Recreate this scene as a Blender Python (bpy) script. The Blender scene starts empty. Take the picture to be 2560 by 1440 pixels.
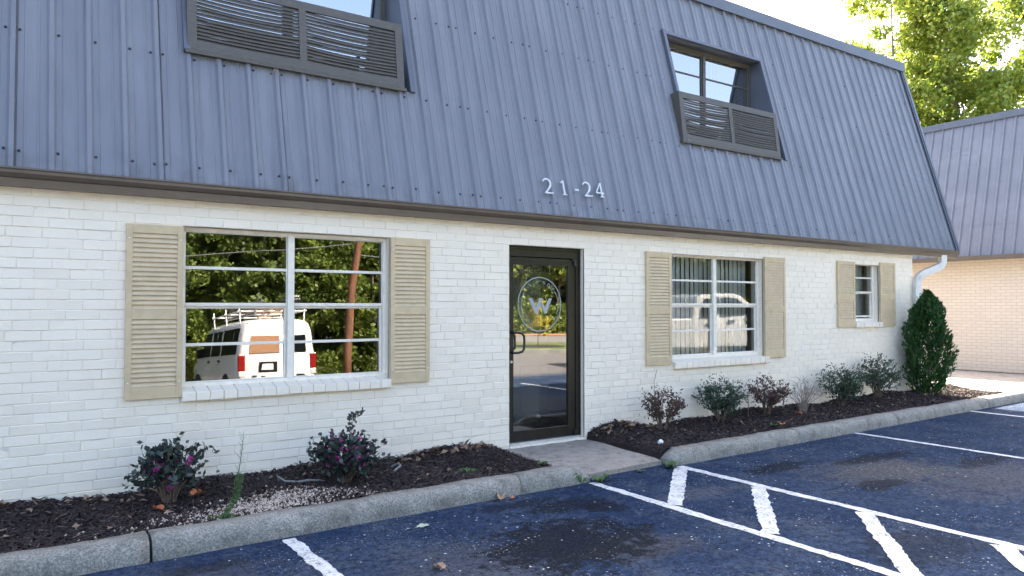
import bpy, math, random
import numpy as np
from mathutils import Vector, Matrix
random.seed(7)
SC = bpy.context.scene
COL = SC.collection
R = math.radians

# ------------------------------------------------------------------ camera, sky, sun, exposure
CAM = Vector((-4.68, -6.87, 1.68))
F_PX = 1837.0
A = R(55.7); PITCH = math.atan(47 / F_PX)
FW = Vector((math.cos(A) * math.cos(PITCH), math.sin(A) * math.cos(PITCH), math.sin(PITCH)))
cd = bpy.data.cameras.new('camera'); cam = bpy.data.objects.new('camera', cd); COL.objects.link(cam)
cam.location = CAM; cam.rotation_euler = FW.to_track_quat('-Z', 'Y').to_euler()
cd.sensor_width = 36; cd.lens = F_PX / 2560 * 36; cd.clip_start = .05; cd.clip_end = 3000
SC.camera = cam

SUN_EL = R(42); SUN_DIR = Vector((.447, .894, 0)) * math.cos(SUN_EL) + Vector((0, 0, math.sin(SUN_EL)))
w = bpy.data.worlds.new('World'); SC.world = w; w.use_nodes = True
nt = w.node_tree; bg = nt.nodes['Background']
sky = nt.nodes.new('ShaderNodeTexSky'); sky.sky_type = 'NISHITA'; sky.sun_disc = False
sky.sun_elevation = SUN_EL; sky.sun_rotation = math.atan2(SUN_DIR.x, SUN_DIR.y)
sky.air_density = .8; sky.dust_density = 5.0; sky.ozone_density = .3
nt.links.new(sky.outputs[0], bg.inputs[0]); bg.inputs[1].default_value = .13
sl = bpy.data.lights.new('sun', 'SUN'); sun = bpy.data.objects.new('sun', sl); COL.objects.link(sun)
sl.energy = 5.0; sl.angle = R(.5); sl.color = (1, .92, .79)
sun.rotation_euler = (-SUN_DIR).to_track_quat('-Z', 'Y').to_euler(); sun.location = (20, 40, 40)
vs = SC.view_settings
vs.view_transform = 'Standard'; vs.look = 'None'; vs.gamma = 1; vs.exposure = 2.85; vs.use_curve_mapping = False
SC.cycles.use_denoising = True
SC.cycles.max_bounces = 10; SC.cycles.transparent_max_bounces = 12; SC.cycles.caustics_reflective = False
SC.cycles.sample_clamp_indirect = 8

# ------------------------------------------------------------------ helpers
def link(o, parent=None):
    COL.objects.link(o)
    if parent is not None: o.parent = parent
    return o
def tag(o, label=None, cat=None, group=None, kind=None):
    if label: o['label'] = label
    if cat: o['category'] = cat
    if group: o['group'] = group
    if kind: o['kind'] = kind
    return o
def empty(name, loc=(0, 0, 0), rz=0, parent=None):
    o = bpy.data.objects.new(name, None); o.location = loc; o.rotation_euler = (0, 0, rz)
    o.empty_display_size = .2
    return link(o, parent)
def thing(name, label, cat, loc=(0, 0, 0), rz=0, group=None):
    return tag(empty(name, loc, rz), label, cat, group)
def npmesh(name, V, Q):
    """quads from numpy arrays"""
    me = bpy.data.meshes.new(name); V = np.asarray(V, np.float32); Q = np.asarray(Q, np.int32)
    me.vertices.add(len(V)); me.vertices.foreach_set('co', V.ravel())
    k = Q.shape[1]
    me.loops.add(Q.size); me.loops.foreach_set('vertex_index', Q.ravel())
    me.polygons.add(len(Q)); me.polygons.foreach_set('loop_start', np.arange(0, Q.size, k, dtype=np.int32))
    me.update(calc_edges=True); me.validate()
    return me
def mobj(name, me, m, parent=None, loc=None):
    o = bpy.data.objects.new(name, me)
    if m is not None and not me.materials: me.materials.append(m)
    if loc is not None: o.location = loc
    return link(o, parent)
class MB:
    def __init__(s): s.v = []; s.f = []
    def add(s, vs_, fs):
        n = len(s.v); s.v += [tuple(p) for p in vs_]; s.f += [tuple(i + n for i in f) for f in fs]; return s
    def box(s, x0, x1, y0, y1, z0, z1):
        return s.add([(x0,y0,z0),(x1,y0,z0),(x1,y1,z0),(x0,y1,z0),(x0,y0,z1),(x1,y0,z1),(x1,y1,z1),(x0,y1,z1)],
            [(0,3,2,1),(4,5,6,7),(0,1,5,4),(1,2,6,5),(2,3,7,6),(3,0,4,7)])
    def quad(s, *p): return s.add(p, [tuple(range(len(p)))])
    def prism(s, poly, d0, d1, f):
        """poly list of (a,b); f(a,b,d)->xyz"""
        n = len(poly); P = [f(a, b, d0) for a, b in poly] + [f(a, b, d1) for a, b in poly]
        return s.add(P, [tuple(range(n))[::-1], tuple(range(n, 2 * n))] + [(i, (i + 1) % n, n + (i + 1) % n, n + i) for i in range(n)])
    def tube(s, pts, rad, n=8, cap=True):
        pts = [Vector(p) for p in pts]
        if not hasattr(rad, '__len__'): rad = [rad] * len(pts)
        base = len(s.v); prev = None
        for i, p in enumerate(pts):
            t = (pts[min(i + 1, len(pts) - 1)] - pts[max(i - 1, 0)]).normalized()
            if prev is None:
                a = t.orthogonal().normalized()
            else:
                a = (prev - t * prev.dot(t)).normalized()
            prev = a; b = t.cross(a)
            for k in range(n):
                q = 2 * math.pi * k / n
                s.v.append(tuple(p + (a * math.cos(q) + b * math.sin(q)) * rad[i]))
        for i in range(len(pts) - 1):
            for k in range(n):
                a0 = base + i * n + k; a1 = base + i * n + (k + 1) % n
                s.f.append((a0, a1, a1 + n, a0 + n))
        if cap:
            s.f.append(tuple(base + k for k in range(n))[::-1]); e = base + (len(pts) - 1) * n
            s.f.append(tuple(e + k for k in range(n)))
        return s
    def frame(s, x0, x1, z0, z1, wl, wr, wb, wt, y0, y1):
        s.box(x0, x0 + wl, y0, y1, z0, z1); s.box(x1 - wr, x1, y0, y1, z0, z1)
        s.box(x0 + wl, x1 - wr, y0, y1, z0, z0 + wb); s.box(x0 + wl, x1 - wr, y0, y1, z1 - wt, z1)
        return s
    def build(s, name, m, parent=None, smooth=False, loc=None, bevel=0):
        me = bpy.data.meshes.new(name); me.from_pydata(s.v, [], s.f); me.update()
        if smooth:
            me.polygons.foreach_set('use_smooth', [True] * len(me.polygons))
        o = mobj(name, me, m, parent, loc)
        if bevel:
            b = o.modifiers.new('bevel', 'BEVEL'); b.width = bevel; b.segments = 2; b.limit_method = 'ANGLE'
        return o
def xyz(a, b, d): return (a, d, b)        # polygon drawn in X-Z, depth along Y

# ------------------------------------------------------------------ materials
def newmat(name):
    m = bpy.data.materials.new(name); m.use_nodes = True
    return m, m.node_tree, m.node_tree.nodes['Principled BSDF']
def N(t, kind, **kw):
    n = t.nodes.new(kind)
    for k, v in kw.items():
        if hasattr(n, k): setattr(n, k, v)
    return n
def mixcol(t, fac, a, b):
    n = t.nodes.new('ShaderNodeMix'); n.data_type = 'RGBA'
    for sock, val in ((n.inputs[0], fac), (n.inputs[6], a), (n.inputs[7], b)):
        if hasattr(val, 'is_linked'): t.links.new(val, sock)
        elif isinstance(val, (int, float)): sock.default_value = val
        else: sock.default_value = (*val[:3], 1)
    return n.outputs[2]
def math_(t, op, a, b=None, c=None):
    n = t.nodes.new('ShaderNodeMath'); n.operation = op
    for i, v in enumerate((a, b, c)):
        if v is None: continue
        if hasattr(v, 'is_linked'): t.links.new(v, n.inputs[i])
        else: n.inputs[i].default_value = v
    return n.outputs[0]
def ramp(t, src, lo, hi, v0=0., v1=1.):
    n = t.nodes.new('ShaderNodeMapRange'); n.interpolation_type = 'SMOOTHSTEP'
    t.links.new(src, n.inputs[0])
    for i, v in ((1, lo), (2, hi), (3, v0), (4, v1)): n.inputs[i].default_value = v
    return n.outputs[0]
def noise(t, vec, scale, detail=4, rough=.6):
    n = t.nodes.new('ShaderNodeTexNoise'); n.inputs['Scale'].default_value = scale
    n.inputs['Detail'].default_value = detail; n.inputs['Roughness'].default_value = rough
    t.links.new(vec, n.inputs['Vector']); return n.outputs[0]
def coords(t, world=True):
    if world:
        g = t.nodes.new('ShaderNodeNewGeometry'); return g.outputs['Position']
    g = t.nodes.new('ShaderNodeTexCoord'); return g.outputs['Object']
def stretch(t, vec, s):
    m = t.nodes.new('ShaderNodeMapping'); m.inputs['Scale'].default_value = s
    t.links.new(vec, m.inputs['Vector']); return m.outputs[0]
def setbump(t, b, h, strength=.4, dist=.01):
    n = t.nodes.new('ShaderNodeBump'); n.inputs['Strength'].default_value = strength; n.inputs['Distance'].default_value = dist
    t.links.new(h, n.inputs['Height']); t.links.new(n.outputs[0], b.inputs['Normal'])
def mat(name, col, col2=None, rough=.6, metal=0., scale=6, lo=.35, hi=.7, bump=0., bscale=60, bdist=.004, island=False, transl=0., spec=.5, st=None, world=True, coat=0):
    m, t, b = newmat(name); b.inputs['Roughness'].default_value = rough; b.inputs['Metallic'].default_value = metal
    b.inputs['Specular IOR Level'].default_value = spec; b.inputs['Coat Weight'].default_value = coat
    c = coords(t, world)
    if st: c = stretch(t, c, st)
    out = None
    if island:
        g = t.nodes.new('ShaderNodeNewGeometry'); f = g.outputs['Random Per Island']
        out = mixcol(t, f, col, col2)
    elif col2 is not None:
        out = mixcol(t, ramp(t, noise(t, c, scale), lo, hi), col, col2)
    if out is None: b.inputs['Base Color'].default_value = (*col, 1)
    else: t.links.new(out, b.inputs['Base Color'])
    if bump: setbump(t, b, noise(t, c, bscale, 5), bump, bdist)
    if transl:
        tr = t.nodes.new('ShaderNodeBsdfTranslucent'); mx = t.nodes.new('ShaderNodeMixShader'); mx.inputs[0].default_value = transl
        if out is None: tr.inputs[0].default_value = (*col, 1)
        else: t.links.new(out, tr.inputs[0])
        o = t.nodes['Material Output']
        t.links.new(b.outputs[0], mx.inputs[1]); t.links.new(tr.outputs[0], mx.inputs[2]); t.links.new(mx.outputs[0], o.inputs[0])
    return m
def glass(name, ior, tint=(.85, .9, .88), wav=0.):
    m = bpy.data.materials.new(name); m.use_nodes = True; t = m.node_tree; t.nodes.clear()
    o = t.nodes.new('ShaderNodeOutputMaterial'); mx = t.nodes.new('ShaderNodeMixShader'); fr = t.nodes.new('ShaderNodeFresnel')
    tr = t.nodes.new('ShaderNodeBsdfTransparent'); gl = t.nodes.new('ShaderNodeBsdfGlossy')
    fr.inputs[0].default_value = ior; tr.inputs[0].default_value = (*tint, 1); gl.inputs['Roughness'].default_value = 0
    gl.inputs[0].default_value = (1, 1, 1, 1)
    if wav:
        bp = t.nodes.new('ShaderNodeBump'); bp.inputs['Strength'].default_value = 1; bp.inputs['Distance'].default_value = wav
        t.links.new(noise(t, coords(t), 1.6, 1, .3), bp.inputs['Height']); t.links.new(bp.outputs[0], gl.inputs['Normal'])
    t.links.new(fr.outputs[0], mx.inputs[0]); t.links.new(tr.outputs[0], mx.inputs[1]); t.links.new(gl.outputs[0], mx.inputs[2])
    t.links.new(mx.outputs[0], o.inputs[0]); return m
M = {}
# painted brick: white paint, faint grime and fine grain
def brick_mat():
    m, t, b = newmat('painted_brick'); c = coords(t); b.inputs['Roughness'].default_value = .55
    g = t.nodes.new('ShaderNodeObjectInfo')
    base = mixcol(t, ramp(t, noise(t, c, 2.2, 3), .35, .7), (.89, .805, .66), (.855, .765, .62))
    base = mixcol(t, math_(t, 'MULTIPLY', g.outputs['Random'], .25), base, (.80, .735, .63))
    pits = ramp(t, noise(t, c, 55, 2, .5), .735, .77)
    base = mixcol(t, math_(t, 'MULTIPLY', pits, .55), base, (.28, .25, .21))
    drips = ramp(t, noise(t, stretch(t, c, (9, 9, .9)), 1.3, 3), .62, .8)
    base = mixcol(t, math_(t, 'MULTIPLY', drips, .18), base, (.60, .55, .47))
    t.links.new(base, b.inputs['Base Color'])
    h = math_(t, 'ADD', noise(t, c, 35, 4), math_(t, 'MULTIPLY', noise(t, c, 160, 3), .5))
    setbump(t, b, h, .55, .004); return m
M['brick'] = brick_mat()
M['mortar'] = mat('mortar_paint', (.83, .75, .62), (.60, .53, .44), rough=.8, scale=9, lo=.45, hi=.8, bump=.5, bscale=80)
M['white_frame'] = mat('white_frame_paint', (.84, .79, .69), (.76, .71, .61), rough=.4, scale=14)
M['beige'] = mat('beige_shutter_paint', (.62, .49, .305), (.55, .43, .265), rough=.5, scale=10, bump=.12, bscale=40)
M['screen'] = mat('louvre_paint', (.100, .092, .081), (.078, .072, .064), rough=.55, scale=12, bump=.2, bscale=50, st=(1, 1, 6))
M['gutter'] = mat('gutter_paint', (.125, .098, .076), (.105, .082, .064), rough=.35, scale=4)
M['bronze'] = mat('dark_bronze', (.030, .026, .020), (.022, .019, .015), rough=.3, metal=.3, scale=8)
M['black'] = mat('black_metal', (.012, .012, .012), rough=.3)
M['aluminium'] = mat('brushed_aluminium', (.62, .62, .60), (.5, .5, .49), rough=.4, metal=.6, scale=30)
def roof_mat():
    m, t, b = newmat('slate_blue_metal'); c = coords(t); b.inputs['Roughness'].default_value = .42
    base = mixcol(t, ramp(t, noise(t, stretch(t, c, (3, .6, .6)), 1.5, 4), .3, .75), (.158, .168, .200), (.196, .206, .236))
    streak = ramp(t, noise(t, stretch(t, c, (14, .5, .5)), 1.2, 3), .58, .78)
    base = mixcol(t, math_(t, 'MULTIPLY', streak, .35), base, (.085, .09, .108))
    sep = t.nodes.new('ShaderNodeSeparateXYZ'); t.links.new(c, sep.inputs[0])
    low = math_(t, 'MULTIPLY', ramp(t, sep.outputs[2], 2.72, 3.05, 1, 0), ramp(t, noise(t, c, 5, 4), .4, .75))
    base = mixcol(t, math_(t, 'MULTIPLY', low, .45), base, (.075, .078, .075))
    t.links.new(base, b.inputs['Base Color'])
    rg = ramp(t, noise(t, c, 3, 4), .3, .7, .34, .5); t.links.new(rg, b.inputs['Roughness'])
    setbump(t, b, noise(t, stretch(t, c, (2, 1, .5)), 2.2, 3), .45, .035); return m
M['roof'] = roof_mat()
M['fascia'] = mat('fascia_metal', (.095, .11, .145), (.11, .125, .16), rough=.4, scale=3)
M['soffit'] = mat('dark_soffit', (.05, .045, .04), rough=.8)
M['glass_front'] = glass('reflective_glass', 2.3, (.5, .55, .53), .0006)
M['glass_door'] = glass('door_glass', 3.1, (.75, .82, .85), .0004)
M['glass_right'] = glass('clear_glass', 1.58, (.93, .96, .96), .0004)
M['glass_up'] = glass('upper_glass', 5.0, (.95, .97, .98))
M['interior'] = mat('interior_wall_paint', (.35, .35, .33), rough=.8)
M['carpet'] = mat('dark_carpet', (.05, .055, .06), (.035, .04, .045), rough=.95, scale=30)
M['blind'] = mat('vinyl_blind', (.66, .69, .67), (.60, .63, .61), rough=.5, scale=3, transl=.15)
M['blind_white'] = mat('white_blind', (.75, .75, .72), rough=.5)
M['door_white'] = mat('interior_door_paint', (.68, .70, .72), rough=.4)
M['decal'] = mat('frosted_decal', (.36, .375, .38), rough=.5)

def asphalt_mat():
    m, t, b = newmat('sealed_asphalt'); c = coords(t); b.inputs['Roughness'].default_value = .85; b.inputs['Specular IOR Level'].default_value = .06
    sep = t.nodes.new('ShaderNodeSeparateXYZ'); t.links.new(c, sep.inputs[0]); X, Y = sep.outputs[0], sep.outputs[1]
    wob = noise(t, c, 2.3, 5); wob2 = noise(t, stretch(t, c, (1, 1, 1)), 5.5, 5)
    base = mixcol(t, ramp(t, noise(t, c, .9, 5), .35, .68), (.014, .034, .080), (.038, .062, .112))
    base = mixcol(t, ramp(t, noise(t, c, 4.2, 6, .7), .50, .74, 0, .8), base, (.085, .098, .122))
    base = mixcol(t, ramp(t, noise(t, c, 1.1, 7, .75), .48, .66, 0, .7), base, (.080, .096, .125))
    fine = noise(t, c, 13, 9, .95); base = mixcol(t, ramp(t, fine, .40, .52, .9, 0), base, (.005, .008, .016)); base = mixcol(t, ramp(t, fine, .535, .64, 0, .6), base, (.085, .105, .145))
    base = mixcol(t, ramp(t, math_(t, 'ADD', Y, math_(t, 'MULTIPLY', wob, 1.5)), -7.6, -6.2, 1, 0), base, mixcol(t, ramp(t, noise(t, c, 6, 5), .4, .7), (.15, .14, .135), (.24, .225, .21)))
    def spot(x, y, rx, ry, dist=1.1, sharp=.5):
        dx = math_(t, 'DIVIDE', math_(t, 'SUBTRACT', X, x), rx); dy = math_(t, 'DIVIDE', math_(t, 'SUBTRACT', Y, y), ry)
        r = math_(t, 'SQRT', math_(t, 'ADD', math_(t, 'MULTIPLY', dx, dx), math_(t, 'MULTIPLY', dy, dy)))
        r = math_(t, 'ADD', r, math_(t, 'MULTIPLY', math_(t, 'SUBTRACT', wob2, .5), dist * 2.2))
        r = math_(t, 'ADD', r, math_(t, 'MULTIPLY', math_(t, 'SUBTRACT', noise(t, c, 17, 5, .7), .5), dist * 1.6))
        return ramp(t, r, 1 - sharp, 1 + sharp, 1, 0)
    for x, y, rx, ry, col, k in ((2.75, -2.75, .75, .42, (.105, .098, .090), .75), (-2.1, -2.75, .55, .5, (.075, .078, .088), .6),
                                 (-1.0, -3.1, .42, .22, (.08, .076, .072), .55), (.45, -2.3, .35, .16, (.10, .105, .12), .5),
                                 (3.4, -3.6, 1.0, .5, (.11, .105, .10), .5), (-3.9, -1.95, .6, .25, (.09, .09, .095), .5)):
        base = mixcol(t, math_(t, 'MULTIPLY', spot(x, y, rx, ry), k), base, col)
    for x, y, rx, ry, k in ((-1.35, -2.75, .62, .5, .85), (-.75, -1.95, .42, .16, .7), (-.55, -2.2, .2, .12, .7), (2.0, -2.05, .5, .14, .75),
                            (3.3, -2.35, .6, .14, .7), (2.15, -3.05, .35, .14, .7), (-1.1, -1.7, .4, .1, .6), (-3.6, -1.8, .3, .1, .5), (.6, -4.2, .5, .3, .5),
                            (4.1, -3.1, .5, .16, .6)):
        base = mixcol(t, math_(t, 'MULTIPLY', spot(x, y, rx, ry, 1.1, .16), k), base, (.007, .008, .011))
    base = mixcol(t, ramp(t, noise(t, c, 21, 8, .9), .42, .52, .75, 0), base, (.005, .007, .012)); base = mixcol(t, ramp(t, noise(t, c, 19, 8, .9), .54, .62, 0, .35), base, (.075, .090, .12))
    # worn aggregate and flecks of white paint
    v = t.nodes.new('ShaderNodeTexVoronoi'); v.inputs['Scale'].default_value = 24; t.links.new(c, v.inputs['Vector'])
    sepc = t.nodes.new('ShaderNodeSeparateColor'); t.links.new(v.outputs['Color'], sepc.inputs[0])
    fleck = math_(t, 'MULTIPLY', ramp(t, v.outputs['Distance'], .14, .28, 1, 0), math_(t, 'GREATER_THAN', math_(t, 'ADD', sepc.outputs[0], math_(t, 'MULTIPLY', math_(t, 'SUBTRACT', noise(t, c, 1.7, 4), .5), .7)), .955))
    base = mixcol(t, math_(t, 'MULTIPLY', fleck, ramp(t, noise(t, c, 70, 3, .6), .42, .52)), base, (.60, .60, .60))
    crumbs = math_(t, 'MULTIPLY', ramp(t, noise(t, c, 48, 3, .55), .64, .68), ramp(t, noise(t, c, 1.3, 5, .6), .46, .62))
    base = mixcol(t, math_(t, 'MULTIPLY', crumbs, .9), base, (.50, .51, .52))
    v2 = t.nodes.new('ShaderNodeTexVoronoi'); v2.inputs['Scale'].default_value = 95; t.links.new(c, v2.inputs['Vector'])
    sep2 = t.nodes.new('ShaderNodeSeparateColor'); t.links.new(v2.outputs['Color'], sep2.inputs[0])
    fl2 = math_(t, 'MULTIPLY', ramp(t, v2.outputs['Distance'], .15, .4, 1, 0), math_(t, 'GREATER_THAN', sep2.outputs[1], .90))
    base = mixcol(t, math_(t, 'MULTIPLY', fl2, .45), base, (.20, .20, .20))
    crk = t.nodes.new('ShaderNodeTexVoronoi'); crk.feature = 'DISTANCE_TO_EDGE'; crk.inputs['Scale'].default_value = .55
    wv = t.nodes.new('ShaderNodeVectorMath'); wv.operation = 'ADD'; wn = t.nodes.new('ShaderNodeTexNoise'); wn.inputs['Scale'].default_value = 2.5; t.links.new(c, wn.inputs['Vector']); wn.inputs['Detail'].default_value = 5
    sc = t.nodes.new('ShaderNodeVectorMath'); sc.operation = 'SCALE'; sc.inputs['Scale'].default_value = .35; t.links.new(wn.outputs['Color'], sc.inputs[0]); t.links.new(c, wv.inputs[0]); t.links.new(sc.outputs[0], wv.inputs[1]); t.links.new(wv.outputs[0], crk.inputs['Vector'])
    base = mixcol(t, math_(t, 'MULTIPLY', ramp(t, crk.outputs['Distance'], .002, .006, .7, 0), ramp(t, noise(t, c, .7, 2), .50, .60)), base, (.006, .007, .009))
    t.links.new(base, b.inputs['Base Color'])
    h = math_(t, 'ADD', math_(t, 'MULTIPLY', v2.outputs['Distance'], .7), noise(t, c, 60, 6, .7))
    h = math_(t, 'ADD', h, math_(t, 'MULTIPLY', noise(t, c, 3, 3), 2.))
    setbump(t, b, h, .65, .006)
    return m
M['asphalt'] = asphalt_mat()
def paint_mat():
    m, t, b = newmat('worn_line_paint'); c = coords(t); b.inputs['Roughness'].default_value = .7
    wear = ramp(t, noise(t, c, 38, 6, .8), .50, .58); patch = ramp(t, noise(t, c, 5.0, 4), .36, .62)
    base = mixcol(t, ramp(t, noise(t, c, 8, 4), .3, .8), (.66, .66, .64), (.48, .48, .47))
    base = mixcol(t, math_(t, 'MULTIPLY', wear, patch), base, (.05, .06, .08))
    t.links.new(base, b.inputs['Base Color']); setbump(t, b, noise(t, c, 70, 5), .5, .004); return m
M['paint'] = paint_mat()
def concrete(name, c1, c2, dark=(.05, .05, .045), k=.65, fine=80):
    m, t, b = newmat(name); c = coords(t); b.inputs['Roughness'].default_value = .9
    base = mixcol(t, ramp(t, noise(t, c, 3.5, 5), .3, .7), c1, c2)
    agg = ramp(t, noise(t, c, fine, 4, .75), .40, .62)
    base = mixcol(t, math_(t, 'MULTIPLY', math_(t, 'SUBTRACT', 1., agg), k), base, dark)
    base = mixcol(t, ramp(t, noise(t, c, fine * 1.3, 2), .66, .74, 0, .6), base, (.55, .53, .48))
    base = mixcol(t, ramp(t, noise(t, c, 9, 6, .75), .46, .70, 0, .65), base, (.075, .072, .062))
    base = mixcol(t, ramp(t, noise(t, c, 1.6, 6, .7), .50, .75, 0, .55), base, (.09, .085, .07))
    base = mixcol(t, ramp(t, noise(t, stretch(t, c, (1, 1, .5)), 3.1, 4, .6), .67, .75, 0, .6), base, (.10, .055, .03))
    t.links.new(base, b.inputs['Base Color']); setbump(t, b, noise(t, c, fine * .8, 5, .75), .8, .006); return m
M['kerb'] = concrete('kerb_concrete', (.30, .29, .25), (.42, .40, .345))
M['slab'] = concrete('walk_concrete', (.34, .295, .245), (.40, .35, .295), k=.35, fine=70)
M['mulch'] = mat('mulch_soil', (.030, .018, .015), (.016, .010, .010), rough=.95, scale=30, bump=1, bscale=45, bdist=.03)
M['chip'] = mat('mulch_chip', (.050, .028, .024), (.014, .009, .009), rough=.9, island=True)
M['chip_grey'] = mat('weathered_chip', (.20, .15, .12), (.07, .05, .045), rough=.9, island=True)
M['pebble'] = mat('pale_pebble', (.60, .50, .40), (.36, .28, .22), rough=.8, island=True)
M['dead_leaf'] = mat('dry_leaf', (.30, .20, .13), (.14, .085, .055), rough=.8, island=True)
M['orange_leaf'] = mat('orange_leaf', (.50, .16, .05), (.38, .12, .05), rough=.7, scale=20)
M['tan_leaf'] = mat('tan_leaf', (.42, .28, .19), (.30, .19, .13), rough=.8, scale=25)
M['pale_leaf'] = mat('pale_green_leaf', (.40, .44, .34), (.34, .40, .28), rough=.7, scale=20)
M['bark'] = mat('grey_bark', (.20, .16, .12), (.10, .075, .055), rough=.9, scale=12, bump=.8, bscale=25, bdist=.02, st=(1, 1, .2))
M['twig'] = mat('brown_twig', (.17, .115, .08), (.09, .06, .045), rough=.85, scale=20)
M['twig_pale'] = mat('bare_twig', (.36, .29, .24), (.22, .17, .14), rough=.85, scale=20)
M['loro'] = mat('dark_plum_leaf', (.024, .062, .040), (.038, .036, .040), rough=.45, island=True, transl=.12)
M['magenta'] = mat('magenta_flower', (.55, .04, .30), (.38, .02, .20), rough=.6, island=True, transl=.2)
M['holly'] = mat('holly_leaf', (.020, .050, .026), (.055, .095, .050), rough=.35, island=True, transl=.12)
M['russet'] = mat('russet_leaf', (.055, .030, .026), (.13, .075, .055), rough=.7, island=True, transl=.15)
M['arbor'] = mat('arborvitae_leaf', (.012, .050, .012), (.045, .12, .020), rough=.6, island=True, transl=.2)
M['weed'] = mat('weed_leaf', (.055, .125, .035), (.11, .20, .06), rough=.5, island=True, transl=.3)
M['tree_y'] = mat('yellow_green_leaf', (.15, .24, .03), (.40, .42, .07), rough=.5, island=True, transl=.42)
M['tree_g'] = mat('wood_leaf', (.09, .16, .025), (.24, .29, .05), rough=.5, island=True, transl=.35)
M['tree_d'] = mat('deep_wood_leaf', (.06, .11, .022), (.17, .22, .04), rough=.5, island=True, transl=.3)
M['sap'] = mat('golden_leaf', (.42, .34, .03), (.50, .44, .07), rough=.5, island=True, transl=.4)
M['grass'] = mat('lawn_grass', (.075, .12, .03), (.14, .16, .05), rough=.95, scale=3, bump=1, bscale=60, bdist=.03)
M['earth'] = mat('field_ground', (.10, .13, .045), (.16, .13, .07), rough=.95, scale=.4)
M['road'] = mat('road_asphalt', (.15, .14, .135), (.19, .175, .165), rough=.9, scale=2)
M['redsoil'] = mat('red_soil', (.36, .17, .09), (.28, .15, .08), rough=.95, scale=2)
M['pole'] = mat('pole_wood', (.20, .085, .045), (.14, .06, .033), rough=.8, scale=8, st=(1, 1, .1))
M['van'] = mat('white_car_paint', (.80, .79, .76), rough=.25, coat=.5)
M['carglass'] = mat('dark_car_glass', (.008, .009, .010), rough=.25, spec=.03)
M['tyre'] = mat('tyre_rubber', (.02, .02, .02), rough=.85)
M['rim'] = mat('steel_rim', (.45, .45, .45), rough=.35, metal=.8)
M['red_lens'] = mat('red_lens', (.26, .010, .010), rough=.2)
M['clear_lens'] = mat('clear_lens', (.6, .58, .55), rough=.2)
M['wood'] = mat('pale_lumber', (.55, .36, .22), (.45, .28, .17), rough=.7, scale=6)
M['cardboard'] = mat('brown_board', (.36, .19, .10), (.27, .14, .075), rough=.8, scale=9, st=(1, 1, 4))
M['plastic_grey'] = mat('grey_plastic', (.20, .20, .20), rough=.5)
M['white'] = mat('white_plastic', (.80, .80, .80), rough=.4)
M['spout'] = mat('downspout_paint', (.70, .69, .65), (.62, .61, .57), rough=.4, scale=6)

# ------------------------------------------------------------------ ground
def sheet(name, pts, z, m, parent=None):
    return MB().quad(*[(x, y, z) for x, y in pts]).build(name, m, parent)
g = sheet('ground', [(-400, -400), (400, -400), (400, 400), (-400, 400)], -.05, M['earth']); tag(g, kind='structure')
def vd(D, lat):            # place by distance and side as met along the mirrored view
    return (CAM.x + .563 * D + .826 * lat, -(CAM.y + .826 * D - .563 * lat))
lot = MB()
e0, e1 = vd(26, -40), vd(26, 40)
lot.quad((-45, -.6, 0), (-45, -60, 0), (e0[0], e0[1], 0), (e1[0], e1[1], 0), (40, -.6, 0))
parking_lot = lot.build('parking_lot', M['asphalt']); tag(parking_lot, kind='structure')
def strip(name, D0, D1, z, m):
    p = [vd(D0, -60), vd(D0, 60), vd(D1, 60), vd(D1, -60)]
    o = sheet(name, p, z, m); tag(o, kind='structure'); return o
strip('lawn', 26.2, 33.5, .06, M['grass'])
strip('road', 33.5, 42, .0, M['road'])
strip('road_verge', 42, 45, .03, M['redsoil'])
strip('woodland_floor', 45, 80, .02, M['grass'])
# far kerb along the lawn
k = MB(); d = Vector((.826, .563)); nrm = Vector((.563, -.826))
for a, b_ in [(-40 + 4 * i, -40 + 4 * i + 3.985) for i in range(20)]:
    P = [vd(26, a), vd(26, b_), vd(26.25, b_), vd(26.25, a)]
    k.add([(x, y, -.02) for x, y in P] + [(x, y, .15) for x, y in P], [(3, 2, 1, 0), (4, 5, 6, 7), (0, 1, 5, 4), (1, 2, 6, 5), (2, 3, 7, 6), (3, 0, 4, 7)])
far_kerb = k.build('far_kerb', M['kerb']); tag(far_kerb, kind='structure')

# parking lines, each slightly ragged
def line(p0, p1, wd, z=.004, seg=26):
    p0 = Vector(p0); p1 = Vector(p1); t = (p1 - p0); L = t.length; t /= L; n = Vector((-t.y, t.x))
    mb = MB(); seg = max(6, int(L / .035)); V = []; rl = rr = 0
    for i in range(seg + 1):
        c = p0 + t * (L * i / seg)
        rl = rl * .5 + random.uniform(-.009, .009); rr = rr * .5 + random.uniform(-.009, .009)
        V += [(c.x + n.x * (wd / 2 + rl), c.y + n.y * (wd / 2 + rl), z), (c.x - n.x * (wd / 2 + rr), c.y - n.y * (wd / 2 + rr), z)]
    mb.add(V, [(2 * i, 2 * i + 1, 2 * i + 3, 2 * i + 2) for i in range(seg)])
    return mb.build('painted_line', M['paint'], parking_lot)
line((-.075, -1.47), (-.075, -6.2), .10); line((1.155, -1.44), (1.155, -6.2), .10)
line((-2.995, -1.54), (-2.995, -6.2), .10); line((4.63, -1.33), (4.60, -6.2), .09); line((8.1, -1.2), (8.1, -6.2), .09)
line((-6.0, -1.6), (-6.0, -6.2), .10)
for yy in (1.52, 2.47, 3.50, 4.5):
    line((1.093, -yy), (-.02, -yy - .96), .13, .0065)

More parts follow.
